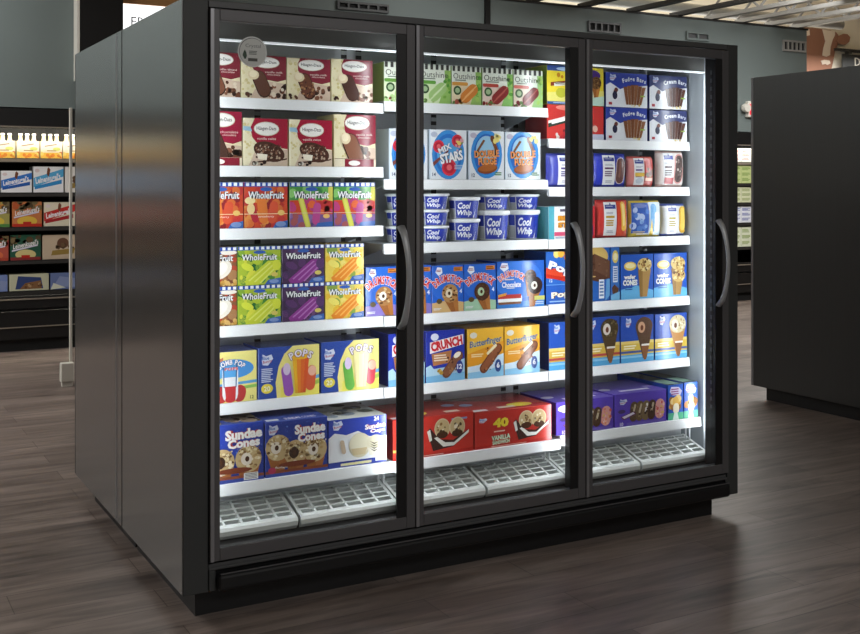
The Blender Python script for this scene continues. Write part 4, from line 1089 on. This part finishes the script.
put('crunch', 1, 4, .857, 1.014, .197, art_crunch, 'blue and white crisp bar box behind the first mullion', 'fifth shelf', front='2436a4', side='1e2c74', group=G)
put('crunch', 1, 4, 1.018, 1.192, .197, art_crunch, 'blue box with red letters on a white band', 'fifth middle shelf', front='2436a4', side='1e2c74', group=G)
put('butter', 1, 4, 1.204, 1.373, .193, art_butter, 'orange and yellow ice cream bar box', 'centre of the fifth middle shelf', front='f0b83a', side='c89234', group=G)
put('butter', 1, 4, 1.376, 1.547, .192, art_butter, 'orange and yellow ice cream bar box', 'right end of the fifth middle shelf', front='f0b83a', side='c89234', group=G)
put('sandw', 1, 5, .838, 1.187, .150, art_sandwich(0), 'long red ice cream sandwich box', 'left on the bottom middle shelf', 'ice cream sandwich box', front='c4342a', side='a8281f', top='a8302a', D=.28, name='sandwich_carton', group=G)
put('sandw40', 1, 5, 1.192, 1.553, .142, art_sandwich(1), 'long red sandwich box marked 40', 'right on the bottom middle shelf', 'ice cream sandwich box', front='bc322a', side='a8281f', top='a8302a', D=.28, name='sandwich_carton', group=G)

# right section
G = 'packages on the shelves behind the right door'
for lev, (lw, lz) in enumerate((('lower', 0.0), ('upper', 0.1405))):
    if lev: put('caramel', 2, 0, 1.582, 1.874, .158, art_caramel, 'yellow sundae box lying on the red box', 'top right shelf', 'ice cream box', front='e8d23c', side='8a9a4c', lift=lz + .0005, group=G)
    else: put('cherry', 2, 0, 1.582, 1.874, .139, art_cherry, 'red cherry ice bar box under the yellow sundae box', 'top right shelf', 'ice bar box', front='c83c38', side='8a2a2c', group=G)
    put('fudgebars', 2, 0, 1.885, 2.110, .139 if not lev else .146, art_choc_bars('8a5c40', 'Fudge Bars', '7a4e36'), f'blue white box with tan fudge bars, {lw} of its pair', 'top right shelf', 'fudge bar box', front='34449c', side='2a3678', lift=lz, group=G)
    put('creambars', 2, 0, 2.121, 2.336, .136 if not lev else .146, art_choc_bars('5a3a30', 'Cream Bars', '4a2e28'), f'blue white box with dark bars, {lw} of its pair', 'top right shelf', 'ice cream box', front='38406e', side='2a3678', lift=lz, group=G)
BG = 'printed snack pouches'
bag('bag_a', 2, 1, 1.592, 1.832, .138, art_snack_bag('snack', ('', '5a4a8a', ''), 'bar'), 'blue and white pouch split by the second mullion', 'second right shelf', '4a50b0', '343c94', BG)
bag('bag_b', 2, 1, 1.837, 2.003, .142, art_snack_bag('fudge', ('', '6a4a6a', ''), 'bar'), 'blue pouch with a brown bar', 'left on the second right shelf', '2f3cb4', '28349c', BG)
bag('bag_c', 2, 1, 2.010, 2.152, .131, art_snack_bag('mini', ('', '6a5a8a', 'b83a34'), 'sand'), 'red and white pouch', 'middle of the second right shelf', 'd88a84', 'b8544c', BG)
bag('bag_d', 2, 1, 2.171, 2.323, .157, art_snack_bag('light', ('', '5a4a4c', ''), 'cook'), 'white pouch with pink edged bar', 'right end of the second right shelf', 'e2d8d4', 'c8a8a0', BG)
put('taffy', 2, 2, 1.590, 1.827, .134, art_taffy, 'teal and white box split by the second mullion', 'third right shelf', 'ice pop box', front='efeeea', side='4a98a4', name='ice_pop_carton', group=G)
bag('bag_e', 2, 2, 1.842, 2.014, .160, art_snack_bag('citrus', ('', 'c8a02c', 'd8482c'), 'pop'), 'red white pouch with an orange ice pop', 'left on the third right shelf', 'c83a34', 'b03030', BG)
bag('bag_f', 2, 2, 2.020, 2.191, .155, art_snack_bag('berry', ('', '5a78c0', ''), 'berry'), 'blue pouch of berry ice pops', 'centre of the third right shelf', 'd8c054', 'e0c850', BG)
bag('bag_g', 2, 2, 2.198, 2.336, .141, art_snack_bag('lemon', ('', 'a89a2c', ''), 'lemon'), 'white pouch with a yellow ice pop', 'right end of the third right shelf', 'dfe0e2', '4c5a9c', BG)
put('pop', 2, 3, 1.577, 1.749, .214, art_pop, 'tall blue box with slanted white letters at the second mullion', 'fourth shelf', 'ice pop box', front='2f66bc', side='254c94', name='ice_pop_carton', group=G)
put('brownie', 2, 3, 1.754, 1.906, .227, art_brownie, 'tall blue box showing a brown chocolate slab', 'fourth right shelf', front='2f66bc', side='254c94', group=G)
put('narrow', 2, 3, 1.911, 1.959, .224, art_narrow, 'narrow blue box end with a yellow oval', 'fourth right shelf', front='3a70c0', side='254c94', D=.2, group=G)
put('wafer1', 2, 3, 1.965, 2.144, .190, art_wafer(False), 'blue cone box with one nutty cone', 'fourth right shelf', 'ice cream cone box', front='2858b8', side='1f4490', name='cone_carton', group=G)
put('wafer2', 2, 3, 2.146, 2.336, .190, art_wafer(True), 'blue cone box with two stacked scoops', 'right end of fourth right shelf', 'ice cream cone box', front='2858b8', side='1f4490', name='cone_carton', group=G)
put('cb0', 2, 4, 1.592, 1.769, .195, art_cone_blue('4a3a2c', ['6a5444', '3a2a20'], 'd8cabc', '5a442c', 'dcb64c'), 'blue, yellow banded cone box at the second mullion', 'fifth shelf', 'ice cream cone box', front='2c56b4', side='1f3c88', name='cone_carton', group=G)
put('cb1', 2, 4, 1.775, 1.959, .203, art_cone_blue('4a3c24', ['6a5a3c', '3a2c1c', '7a6a4a'], 'e0d4c8', '54422a', 'dcb64c'), 'blue banded cone box with pale-centred dark cone', 'fifth right shelf', 'ice cream cone box', front='2c50ac', side='1f3c88', name='cone_carton', group=G)
put('cb2', 2, 4, 1.965, 2.146, .199, art_cone_blue('5a4030', None, 'c89a7a', '5a4230', 'd8b84a'), 'blue banded cone box with brown-ringed cone', 'fifth right shelf', 'ice cream cone box', front='2c50ac', side='1f3c88', name='cone_carton', group=G)
put('cb3', 2, 4, 2.152, 2.336, .197, art_cone_blue('d8c9a0', ['8a6a44', 'f2e8cc', 'b09466'], 'efe6d2', 'c08a50', 'd8b84a'), 'blue banded cone box with pale nutty scoop', 'right end of fifth right shelf', 'ice cream cone box', front='2c50ac', side='1f3c88', name='cone_carton', group=G)
put('purp0', 2, 5, 1.575, 1.867, .132, art_purple_end, 'purple ice cream bar box split by the second mullion', 'bottom right shelf', front='5a44b0', side='4a3898', top='6a58b4', D=.26, group=G)
put('purp1', 2, 5, 1.872, 2.153, .136, art_cookie_bars, 'purple ice cream bar box marked 10', 'bottom right shelf', front='5a44b0', side='4a3898', top='6a58b4', D=.26, group=G)
put('endon', 2, 5, 2.160, 2.248, .150, art_end_on, 'narrow blue box end beside the purple box', 'bottom right shelf', front='2c58b8', side='2442a0', top='4a5a5e', D=.34, group=G)
put('endon', 2, 5, 2.250, 2.330, .153, art_end_on, 'narrow blue box end against the case wall', 'bottom right shelf', front='2c58b8', side='2442a0', top='4a5a5e', D=.34, group=G)
# ------------------------------------------------------------------ the room
YW = 6.33                                       # face of the low partition above the wall coolers
def sbox(name, m, *d):
    bm = bmesh.new(); add_box(bm, *d); return struct(finish(bm, name, m))
sbox('floor', M['floor'], -7.0, 17.0, -8.0, 13.0, -0.06, 0.0)
sbox('ceiling', M['deck'], -7.0, 17.0, -8.0, 13.0, 4.45, 4.60)
sbox('wall_left', M['wall_neutral'], -7.1, -7.0, -8.0, 13.0, 0.0, 4.45)
sbox('wall_right', M['wall_neutral'], 17.0, 17.1, -8.0, 13.0, 0.0, 4.45)
sbox('wall_front', M['wall_neutral'], -7.0, 17.0, -8.1, -8.0, 0.0, 4.45)
sbox('wall_rear', M['cream'], -7.0, 17.0, 9.40, 9.50, 0.0, 4.45)
# partition: an upper band over the coolers and piers between them
bm = bmesh.new()
add_box(bm, -7.0, 9.90, YW, YW + 0.16, 2.06, 3.37)
add_box(bm, 2.95, 8.10, YW, YW + 0.16, 0.0, 2.06)
add_box(bm, 9.62, 9.90, YW, YW + 0.16, 0.0, 2.06)
struct(finish(bm, 'wall_back', M['teal']))
sbox('trim_1', M['dark_joist'], -7.0, 9.92, YW - 0.01, YW + 0.17, 3.37, 3.395)

# dark bulkhead panel and the backlit sign beside it
bm = bmesh.new(); add_box(bm, 0.915, 1.283, YW - 0.15, YW - 0.001, 2.30, 3.60)
struct(finish(bm, 'trim_3', M['cooler_black']))
bm = bmesh.new(); add_box(bm, 0.895, 0.9145, YW - 0.155, YW - 0.001, 2.30, 3.60)
struct(finish(bm, 'trim_4', M['white_paint']))  # left side of the bulkhead, painted pale to stand for light on it
sg = thing('wall_sign', (1.75, YW, 2.70), 'white backlit sign with grey letters and a wooden top rail, high on the partition', 'sign')
boxobj('sign_face', M['lit_white'], sg, 1.286, 2.30, YW - 0.06, YW - 0.001, 2.66, 2.998)
boxobj('top_rail', M['wood'], sg, 1.286, 2.30, YW - 0.075, YW - 0.001, 3.0, 3.08, bevel=0.004)
def letters(s, x, y, z, h, m, parent, name='lettering', bold=0.0, th=0.008):
    vs, fs, asp = text_mesh(s, bold, 0)
    bm = bmesh.new(); V = [bm.verts.new((x + a * h, y, z + b * h)) for a, b in vs]
    F = []
    for f in fs:
        try: F.append(bm.faces.new([V[i] for i in f]))
        except ValueError: pass
    r = bmesh.ops.extrude_face_region(bm, geom=F)
    for v in r['geom']:
        if isinstance(v, bmesh.types.BMVert): v.co.y -= th
    return finish(bm, name, m, parent)
letters('ER', 1.432, YW - 0.061, 2.848, 0.078, M['grey_letter'], sg)

# black conduit down the partition
bm = bmesh.new(); add_box(bm, 5.075, 5.135, YW - 0.04, YW - 0.001, 2.2, 3.37, bevel=0.004)
struct(finish(bm, 'trim_2', M['slot']))

def vent(xc, zc, w, h, n, label, frame, slots=None):
    t = thing('air_vent', (xc, YW, zc), label, 'vent', 'vents on the partition')
    bm = bmesh.new()
    for d in ((xc - w / 2, xc + w / 2, zc + h / 2 - .022, zc + h / 2), (xc - w / 2, xc + w / 2, zc - h / 2, zc - h / 2 + .022)):
        add_box(bm, d[0], d[1], YW - .03, YW - .001, d[2], d[3])
    for i in range(n + 1):
        x = xc - w / 2 + (w - .022) * i / n
        add_box(bm, x, x + .022, YW - .028, YW - .001, zc - h / 2 + .022, zc + h / 2 - .022)
    finish(bm, 'vent_frame', frame, t)
    boxobj('vent_slots', slots or M['slot'], t, xc - w / 2 + .004, xc + w / 2 - .004, YW - .006, YW - .0015, zc - h / 2 + .004, zc + h / 2 - .004)
vent(3.66, 3.165, .56, .085, 5, 'dark slotted vent above the left door', M['graphite_dark'])
vent(6.66, 3.175, .46, .12, 5, 'dark slotted vent above the join of middle and right doors', M['graphite'])
vent(8.05, 3.17, .36, .10, 2, 'small grey vent right of the dark ones, above the right door', M['teal'], M['graphite'])
vent(9.66, 3.155, .40, .14, 5, 'pale framed vent at the end of the partition, beside the cow cutout', M['steel_joist'])

# ---- cooler of drinks along the partition
def cooler(x0, x1, y0, depth, shelves, top, label, lampstr):
    t = thing('display_cooler', ((x0 + x1) / 2, y0 + depth / 2, 0), label, 'display cooler')
    bm = bmesh.new(); add_prism(bm, [(y0 - .045, top), (y0 + depth, top), (y0 + depth, top - .10), (y0 - .022, top - .10), (y0 - .022, top - .16), (y0 - .045, top - .16)], 'x', x0, x1)
    finish(bm, 'canopy', M['cooler_black'], t)
    boxobj('canopy_strip', M['cooler_lip'], t, x0, x1, y0 - .051, y0 - .0455, top - .158, top - .148)
    boxobj('back_liner', M['cooler_black'], t, x0, x1, y0 + depth - .04, y0 + depth, .34, top - .101)
    for a, b in ((x0, x0 + .04), (x1 - .04, x1)):
        boxobj('end_panel', M['cooler_black'], t, a, b, y0, y0 + depth - .041, .34, top - .161)
    boxobj('lamp_tube', M['cooler_led'], t, x0 + .06, x1 - .06, y0 - .016, y0 + .020, top - .114, top - .102)
    for z in shelves:
        sh = boxobj('shelf', M['cooler_black'], t, x0 + .041, x1 - .041, y0 + .02, y0 + depth - .041, z - .03, z - .002)
        boxobj('shelf_lip', M['cooler_lip'] if z > 1.5 else M['shelf_edge'], sh, x0 + .041, x1 - .041, y0 + .012, y0 + .0195, z - .034, z - .006)
    boxobj('base', M['cooler_black'], t, x0, x1, y0 - .01, y0 + depth, .10, .339, bevel=.004)
    boxobj('front_panel', M['cooler_black'], t, x0, x1, y0 - .03, y0 - .0105, .36, .47, bevel=.004)
    boxobj('bumper_strip', M['cooler_lip'], t, x0, x1, y0 - .038, y0 - .0305, .435, .447)
    boxobj('rail', M['cooler_lip'], t, x0, x1, y0 - .022, y0 - .0105, .20, .208)
    boxobj('toe_kick', M['slot'], t, x0 + .02, x1 - .02, y0 + .02, y0 + depth, 0, .099)
    return t
YB = 6.30
BS = (1.630, 1.338, 1.048, .765, .505)
cooler(-3.4, 2.90, YB, .70, BS, 2.045, 'long black open cooler of drink packs against the partition at left', 1)

def art_carrier(a):
    a.rect(0, 0, 1, .34, 'f0c04a'); a.blobs(14, 0, 1, 0, .34, .09, ['e88a2c', 'f4d870', 'd86a2c']); a.rect(0, .5, 1, 1, 'f4eedc'); a.poly([(.2, .68), (.75, .80), (.75, .86), (.2, .74)], 'a88a6a'); a.ell(.75, .55, .18, .10, 'd8e078'); a.lines(.3, .8, .4, .5, 1, 'b89a6a')
def art_light(c1, c2):
    def f(a):
        a.poly([(0, .20), (0, .56), (1, .92), (1, .62)], c1); a.poly([(.04, .12), (.04, .24), (.94, .50), (.94, .34)], c2)
        a.text("Leinenkugel's", .48, .51, .30, 'f6f6fa', w=.86, rot=.22, bold=.03, shear=.2); a.poly([(.44, .72), (.46, .92), (.50, .98), (.56, .88), (.52, .66), (.48, .6)], '7a4a34'); a.ell(.12, .84, .08, .07, 'e8d8d8')
    return f
def art_brew(bg, mid, low):
    def f(a):
        a.blobs(26, 0, 1, .6, 1, .09, [bg, '5a4a34', '7a6a4a']); a.ell(.5, .22, .34, .2, mid); a.rect(0, 0, 1, .12, low); a.text("Leinenkugel's", .5, .60, .26, 'f2f0ee', w=.86, rot=.2, bold=.02, shear=.3); a.poly([(.05, .40), (.9, .62), (.9, .56), (.05, .34)], 'd8d4e4'); a.rect(.36, .08, .64, .2, 'b83028')
    return f
def art_tan(a):
    a.ell(.62, .66, .18, .22, '6a4a3a'); a.blobs(9, .35, .95, .40, .62, .07, ['5a4434', '6e5640']); a.poly([(.26, .16), (.3, .36), (1, .44), (.95, .22)], '9a8044')
def art_pack(a):
    a.poly([(.15, .1), (.22, .9), (.8, .78), (.86, .1)], '3a4a7a'); a.poly([(.26, .1), (.4, .46), (.8, .6), (.82, .1)], '8a6444'); a.blobs(10, .4, .8, .1, .5, .07, ['6a4a30', 'b0906a'])
def art_plain(a): a.poly([(.1, .2), (.3, .8), (1, .6), (.9, .1)], '8a98c0'); a.poly([(.0, .0), (.1, .4), (.5, .1)], 'd8dcc8')

def cpack(key, x0, x1, z, H, art, front, label, name='drink_carton', cat='drink carton', D=.22, y=YB + .034, top=None, group='drink packs in the left cooler'):
    me = carton_mesh(f'{key}_{round(x1 - x0, 2)}_{round(H, 3)}', x1 - x0 - .006, H, D, art, front, None, top)
    return place(name, me, (x0 + x1) / 2, y, z + .0004, label, cat, group)
def bottles(xc, w, z, where):
    for i, nm in enumerate(('left', 'middle', 'right')):
        x = xc + (i - 1) * w * .302
        t = thing('drink_bottle', (x, YB + .087, z), f'{nm} bottle neck of the pack {where}', 'bottle', 'bottle necks in the carton packs')
        bm = bmesh.new(); add_lathe(bm, [(.0262, .0), (.027, .10), (.026, .135), (.016, .165), (.0135, .195), (.0145, .200)], seg=14)
        for v in bm.verts: v.co += Vector((x, YB + .087, z))
        finish(bm, 'bottle_body', M['bottle_glass'], t, smooth=True)
        bm = bmesh.new(); add_lathe(bm, [(.0165, .196), (.0165, .206), (.013, .209)], seg=14)
        for v in bm.verts: v.co += Vector((x, YB + .087, z))
        finish(bm, 'bottle_cap', M['bottle_cap'], t)
def carrier(x0, x1, where):
    W = x1 - x0 - .006; key = f'carrier_{round(W, 3)}'
    if key not in PACK:
        bm = bmesh.new(); lay = bm.loops.layers.float_color.new('ink'); H, D = .145, .13
        add_box(bm, -W / 2, W / 2, 0, .004, 0, H); add_box(bm, -W / 2, W / 2, D - .004, D, 0, H)
        add_box(bm, -W / 2, -W / 2 + .004, .004, D - .004, 0, H); add_box(bm, W / 2 - .004, W / 2, .004, D - .004, 0, H)
        bmesh.ops.recalc_face_normals(bm, faces=bm.faces[:])
        for f in bm.faces:
            for lp in f.loops: lp[lay] = lin('f6ecd0')
        a = Art(W, H, seed=3); art_carrier(a); a.into(bm, lay, lambda x, z, d: (x - W / 2, -d, z))
        me = bpy.data.meshes.new(key); bm.to_mesh(me); bm.free(); me.materials.append(M['matte_print']); PACK[key] = me
    place('bottle_carrier', PACK[key], (x0 + x1) / 2, YB + .034, BS[0] + .0004, f'yellow and white bottle carton pack {where}', 'bottle pack', 'bottle carton packs')
    bottles((x0 + x1) / 2, W, BS[0] + .0006, where)
px2x = lambda p: .295 + p * .0081
carrier(px2x(-8), px2x(15.5), 'at the photo edge, top cooler shelf')
carrier(px2x(16.5), px2x(39.5), 'second from left on the top cooler shelf')
carrier(px2x(40), px2x(62.5), 'third from left on the top cooler shelf')
carrier(px2x(63), px2x(86), 'cut by the white post, top cooler shelf')
lightblue = art_light('3a7ad0', '2f60b4'); sky = art_light('5aaede', '3a90d0'); red = art_light('c83a34', 'a82c30')
cpack('lb', px2x(1), px2x(32), BS[1], .184, lightblue, 'f4f4f6', 'white drink carton with a mid blue slanted band')
cpack('sk', px2x(33), px2x(64), BS[1], .222, sky, 'f6f6f8', 'taller white drink carton with a sky blue slanted band')
cpack('wh', px2x(65), px2x(90), BS[1], .222, art_tan, 'f0ece6', 'white drink carton cut by the white post')
cpack('lb2', px2x(-31), px2x(0), BS[1], .184, lightblue, 'f4f4f6', 'white drink carton with a blue band at the photo edge')
cpack('am', px2x(-22), px2x(10), BS[2], .212, art_brew('b87a3c', 'd8c04a', '5a8a4a'), 'a8a05a', 'yellow-green drink carton at the left edge, third cooler shelf')
cpack('or', px2x(12), px2x(42), BS[2], .212, art_brew('b85a34', 'e0b84a', 'c03a2c'), 'c87a4a', 'orange drink carton with slanted white script')
cpack('rd', px2x(43.5), px2x(76), BS[2], .206, red, 'e6dcc4', 'cream drink carton with a red slanted band')
cpack('cr', px2x(-24), px2x(9), BS[3], .208, art_brew('9a3a34', 'd8704a', 'b04a3a'), 'b8584a', 'dull red drink carton at the left edge, fourth cooler shelf')
cpack('gr', px2x(10), px2x(41), BS[3], .214, art_brew('2f5a44', 'd8c88a', '8a3a3a'), '2f5a48', 'dark green drink carton with slanted white script')
cpack('tn', px2x(42), px2x(76), BS[3], .208, art_tan, 'c8b49c', 'tan drink carton with brown lettering')
cpack('p1', px2x(-20), px2x(8), BS[4], .140, art_plain, '7a8cc0', 'blue wrapped pack at the left edge, lowest cooler shelf', name='wrapped_pack', cat='drink pack')
cpack('p2', px2x(9), px2x(49), BS[4], .140, art_pack, 'c8c8ac', 'pale wrapped pack with brown picture, lowest cooler shelf', name='wrapped_pack', cat='drink pack')
cpack('p3', px2x(50), px2x(82), BS[4], .140, art_plain, '6a7aa8', 'blue-grey wrapped pack by the white post, lowest cooler shelf', name='wrapped_pack', cat='drink pack')
# the same shelves carry on to the left, seen as reflections in the steel case
rr = random.Random(4)
tones = (('f4ecd8', 'e8c070'), ('f2f2f6', 'e0e4ec'), ('b87a4a', 'd8c8a4', 'c04a3a'), ('8a4a44', '3c5a48', 'b8a48c'), ('7a8cb8', 'c0c0a8'))
for r, z in enumerate(BS):
    for i in range(9):
        x1 = px2x(-34) - i * .29
        if x1 < -2.9: break
        cpack(f'far{r}{i % 2}', x1 - .28, x1, z, (.19, .20, .21, .21, .14)[r], (art_carrier, sky, red, art_tan, art_pack)[r], tones[r][i % len(tones[r])],
              f'drink carton {i + 1} places left of the photo edge on cooler shelf {r + 1}')

# white post with a boxy foot behind the steel case
t = thing('guard_post', (.510, 4.47, 0), 'slim white upright post with a boxy foot, between the steel case and the drinks cooler', 'post')
boxobj('post', M['white_paint'], t, .505, .523, 4.462, 4.486, .0, 1.94, bevel=.003)
bm = bmesh.new(); add_box(bm, .440, .530, 4.43, 4.48, .03, .165, bevel=.006); add_box(bm, .450, .52, 4.435, 4.478, 0, .03)
finish(bm, 'post_foot', M['white_paint'], t)

# ---- cooler glimpsed in the gap at right
cooler(8.14, 9.58, YB, .70, (1.690, 1.430, 1.195, .950, .655), 2.045, 'lit display cooler glimpsed in the gap right of the freezer case', 1)
rows = (((1.690, .165), 'e8efe8', 'c83038', 'white carton with red marks'), ((1.430, .22), 'c4d090', '7a9a4c', 'yellow-green carton'), ((1.195, .19), 'd8dcb8', '8a9a5c', 'pale green carton'), ((.950, .2), 'e4e8f0', '3a4ca4', 'blue and white carton'), ((.655, .24), 'e0e6cc', '8aa050', 'white and green carton'))
for r, ((z, H), c0, c1, nm) in enumerate(rows):
    def ga(a, c1=c1):
        for k in range(3): a.lines(.08, .92, .12 + .3 * k, .30 + .3 * k, 3, c1, .3)
    for i, ps in enumerate(('left', 'middle', 'right')):
        cpack(f'gap{r}', 8.60 + i * .17, 8.60 + (i + 1) * .17, z, H, ga, c0, f'{nm} at the {ps} in the gap cooler, shelf {("one", "two", "three", "four", "five")[r]} from top', name='food_carton', cat='carton', group='cartons in the gap cooler')

# exit sign
t = thing('exit_sign', (9.0, YW, 2.30), 'white exit sign with red letters high in the gap beside the black cabinet', 'exit sign')
boxobj('sign_housing', M['white_paint'], t, 8.83, 9.20, YW - .055, YW - .001, 2.235, 2.43, bevel=.006)
letters('EXIT', 9.03, YW - .056, 2.33, .13, M['exit_red'], t, bold=.04)
bm = bmesh.new(); add_lathe(bm, [(.045, 0), (.055, .03), (.05, .07)], seg=16)
bmesh.ops.rotate(bm, verts=bm.verts[:], cent=(0, 0, 0), matrix=Matrix.Rotation(PI / 2, 3, 'X'))
for v in bm.verts: v.co += Vector((8.79, YW - .02, 2.345))
finish(bm, 'lamp_head', M['white_paint'], t)

# ---- black cabinet at the right edge
t = thing('freezer_case', (5.35, .55, 0), 'plain black steel case end at the right edge of the photo', 'freezer', 'freezer island cases')
RX, RY0, RY1, RZ = 4.31, -.75, 1.802, 2.10
boxobj('side_panel', M['brushed_far'], t, RX, RX + .03, RY0, RY1 - .014, ZB, RZ, bevel=.002)
boxobj('side_panel', M['brushed_far'], t, RX + 2.30, RX + 2.33, RY0, RY1 - .014, ZB, RZ, bevel=.002)
boxobj('edge_trim', M['trim'], t, RX - .002, RX + .08, RY1 - .0135, RY1 + .006, ZB, RZ, bevel=.002)
boxobj('rear_door', M['door_frame'], t, RX + .081, RX + 2.25, RY1 - .03, RY1, .19, RZ - .02, bevel=.002)
boxobj('front_panel', M['graphite_dark'], t, RX + .031, RX + 2.299, RY0, RY0 + .03, ZB, RZ - .02)
boxobj('top_panel', M['graphite_dark'], t, RX + .031, RX + 2.299, RY0 + .031, RY1 - .031, RZ - .03, RZ - .004)
boxobj('base_pan', M['black'], t, RX + .031, RX + 2.299, RY0 + .031, RY1 - .031, ZB, .18)
boxobj('toe_kick', M['black'], t, RX + .06, RX + 2.24, RY0 + .06, RY1 - .07, 0, ZB)

# ---- cow cutout, rail and dark sign on the rear wall
YC = 9.379
def Pc(px, py):                                 # outline digitised on the rear wall's plane
    return (13.254 + (px - 807) * .02427, 4.022 - (py - 28) * .01525)
cow = thing('cow_wall_art', (13.8, YC, 3.3), 'flat brown and white cow head cutout on the cream rear wall', 'wall decoration')
def flat(name, pts, col, y0, y1, parent):
    bm = bmesh.new(); add_prism(bm, [Pc(*p) for p in pts], 'y', y0, y1); return finish(bm, name, col, parent)
brown = mat('cow_brown', (150, 106, 84), 0.7, var=.08, bump_scale=3); cwht = mat('cow_white', (228, 214, 196), 0.7)
flat('head', [(801, 31), (806, 27.5), (815, 26.5), (832, 27), (838, 28.5), (841, 33), (840, 42), (837, 50), (835, 62), (833, 72), (828, 80), (814, 82), (800, 78), (797, 60), (799, 45)], brown, YC - .02, 9.3995, cow)
flat('ear', [(840, 33), (845, 29.8), (849, 29.8), (852, 33), (851, 38), (847, 42), (842, 42), (838, 39)], brown, YC - .032, YC - .0205, cow)
flat('blaze', [(824, 27.2), (836.5, 28), (836.5, 32), (834, 38), (832, 46), (831.5, 55), (828, 57), (824, 56), (825, 48), (827, 40), (825.5, 33)], cwht, YC - .030, YC - .0205, cow)
flat('muzzle', [(822.5, 62), (826, 60.5), (831, 61), (832, 64), (829, 66), (827, 65), (824, 66)], cwht, YC - .030, YC - .0205, cow)
flat('forehead_patch', [(807, 29), (811, 28.5), (811.5, 35), (809, 36), (807, 36)], cwht, YC - .030, YC - .0205, cow)
bm = bmesh.new(); add_box(bm, 13.95, 16.9, 9.30, 9.36, 3.69, 3.735)
add_box(bm, 14.23, 14.30, 9.28, 9.37, 3.655, 3.69)
tag(finish(bm, 'wall_rail', M['dark_joist']), 'thin black rail along the cream rear wall above the dark sign', 'rail')
sg = thing('hanging_sign', (14.9, 9.3, 3.2), 'dark grey sign with a pale letter at the top right corner, beneath the rail', 'sign')
boxobj('sign_board', M['graphite_dark'], sg, 14.06, 15.6, 9.27, 9.295, 3.22, 3.64, bevel=.004)
letters('D', 14.42, 9.268, 3.52, .14, M['white_paint'], sg)
# ---- joists over the partition
def joist(x, label, m, z=3.40, dep=.40, y0=-2.0, y1=6.48, truss=True):
    t = thing('roof_joist', (x, (y0 + y1) / 2, z), label, 'roof joist', 'steel roof joists')
    boxobj('bottom_chord', m, t, x - .045, x + .045, y0, y1, z, z + .045)
    if truss:
        boxobj('top_chord', m, t, x - .05, x + .05, y0, y1, z + dep, z + dep + .05)
        bm = bmesh.new(); n = int((y1 - y0) / .42)
        for i in range(n):
            a = y0 + (y1 - y0) * i / n; b = y0 + (y1 - y0) * (i + 1) / n
            za, zb = (z + .04, z + dep + .005) if i % 2 == 0 else (z + dep + .005, z + .04)
            add_tube(bm, [(x, a, za), (x, b, zb)], .015, seg=6)
        finish(bm, 'web', m, t)
for i, x in enumerate((5.75, 6.45, 7.15, 7.80)):
    joist(x, f'dark roof beam over the partition, {("leftmost", "second from left", "third from left", "fourth from left")[i]}', M['dark_joist'], z=3.40, truss=False)
for i, x in enumerate((8.35, 8.85, 9.35, 9.80)):
    joist(x, f'grey open-web roof joist, {("nearest the dark beams", "second grey one", "third grey one", "at the end of the partition")[i]}', M['steel_joist'])
bm = bmesh.new(); add_tube(bm, [(5.2, 7.4, 3.72), (11.8, 7.4, 3.72)], .07, seg=14)
struct(finish(bm, 'duct_pipe', M['steel_joist'], smooth=True))  # round duct pipe running beyond the partition

# ------------------------------------------------------------------ lights
def area(name, loc, sx, sy, power, col=(1, .95, .88), rot=(0, 0, 0), spread=PI):
    l = bpy.data.lights.new(name, 'AREA'); l.shape = 'RECTANGLE'; l.size = sx; l.size_y = sy; l.energy = power; l.color = col; l.spread = spread
    o = bpy.data.objects.new(name, l); COL.objects.link(o); o.location = loc; o.rotation_euler = rot
    return o
NW = (1, .98, .955)
area('ceiling_lamp_aisle', (-3.0, 4.2, 3.8), 1.6, 3.4, 215, NW)
area('ceiling_lamp_front', (1.0, -5.6, 3.9), 6.0, 1.6, 230, NW)
area('ceiling_lamp_rear', (7.0, 4.0, 3.3), 4.0, 1.0, 200, NW)
area('ceiling_lamp_behind', (11.0, 8.0, 3.6), 9.0, .8, 520, NW)
area('uplight_behind', (8.5, 8.3, 2.6), 7.0, .6, 90, NW, rot=(PI, 0, 0))
area('wall_washer_left', (-.8, 5.3, 3.6), 1.6, .3, 24, NW, rot=(.75, 0, 0))
area('wall_washer_mid', (4.3, 5.2, 3.6), .8, .3, 9, NW, rot=(.75, 0, 0))
area('wall_washer_right', (8.2, 5.0, 3.6), 2.4, .3, 18, NW, rot=(.75, 0, 0))
w = bpy.data.worlds.new('store_air'); w.use_nodes = True
w.node_tree.nodes['Background'].inputs[0].default_value = (1, .97, .93, 1); w.node_tree.nodes['Background'].inputs[1].default_value = 0.02
SC.world = w

# ------------------------------------------------------------------ camera
cam = bpy.data.cameras.new('camera'); co = bpy.data.objects.new('camera', cam); COL.objects.link(co)
F, HY, A = 1086.1, 186.8, 1.0619
cam.sensor_width = 36.0; cam.lens = 36.0 * F / 860.0
cam.shift_y = (HY - 317.0) / 860.0
cam.clip_start = 0.05; cam.clip_end = 100
co.location = (-.9914, -3.3786, 1.387)
co.rotation_euler = (PI / 2, 0, A - PI / 2)
SC.camera = co
SC.view_settings.view_transform = 'Standard'; SC.view_settings.look = 'None'
SC.view_settings.exposure = 0.0; SC.view_settings.gamma = 1.0
SC.view_settings.use_curve_mapping = False
SC.cycles.max_bounces = 8; SC.cycles.transparent_max_bounces = 24; SC.cycles.diffuse_bounces = 4
SC.cycles.sample_clamp_indirect = 4.0; SC.cycles.use_denoising = True
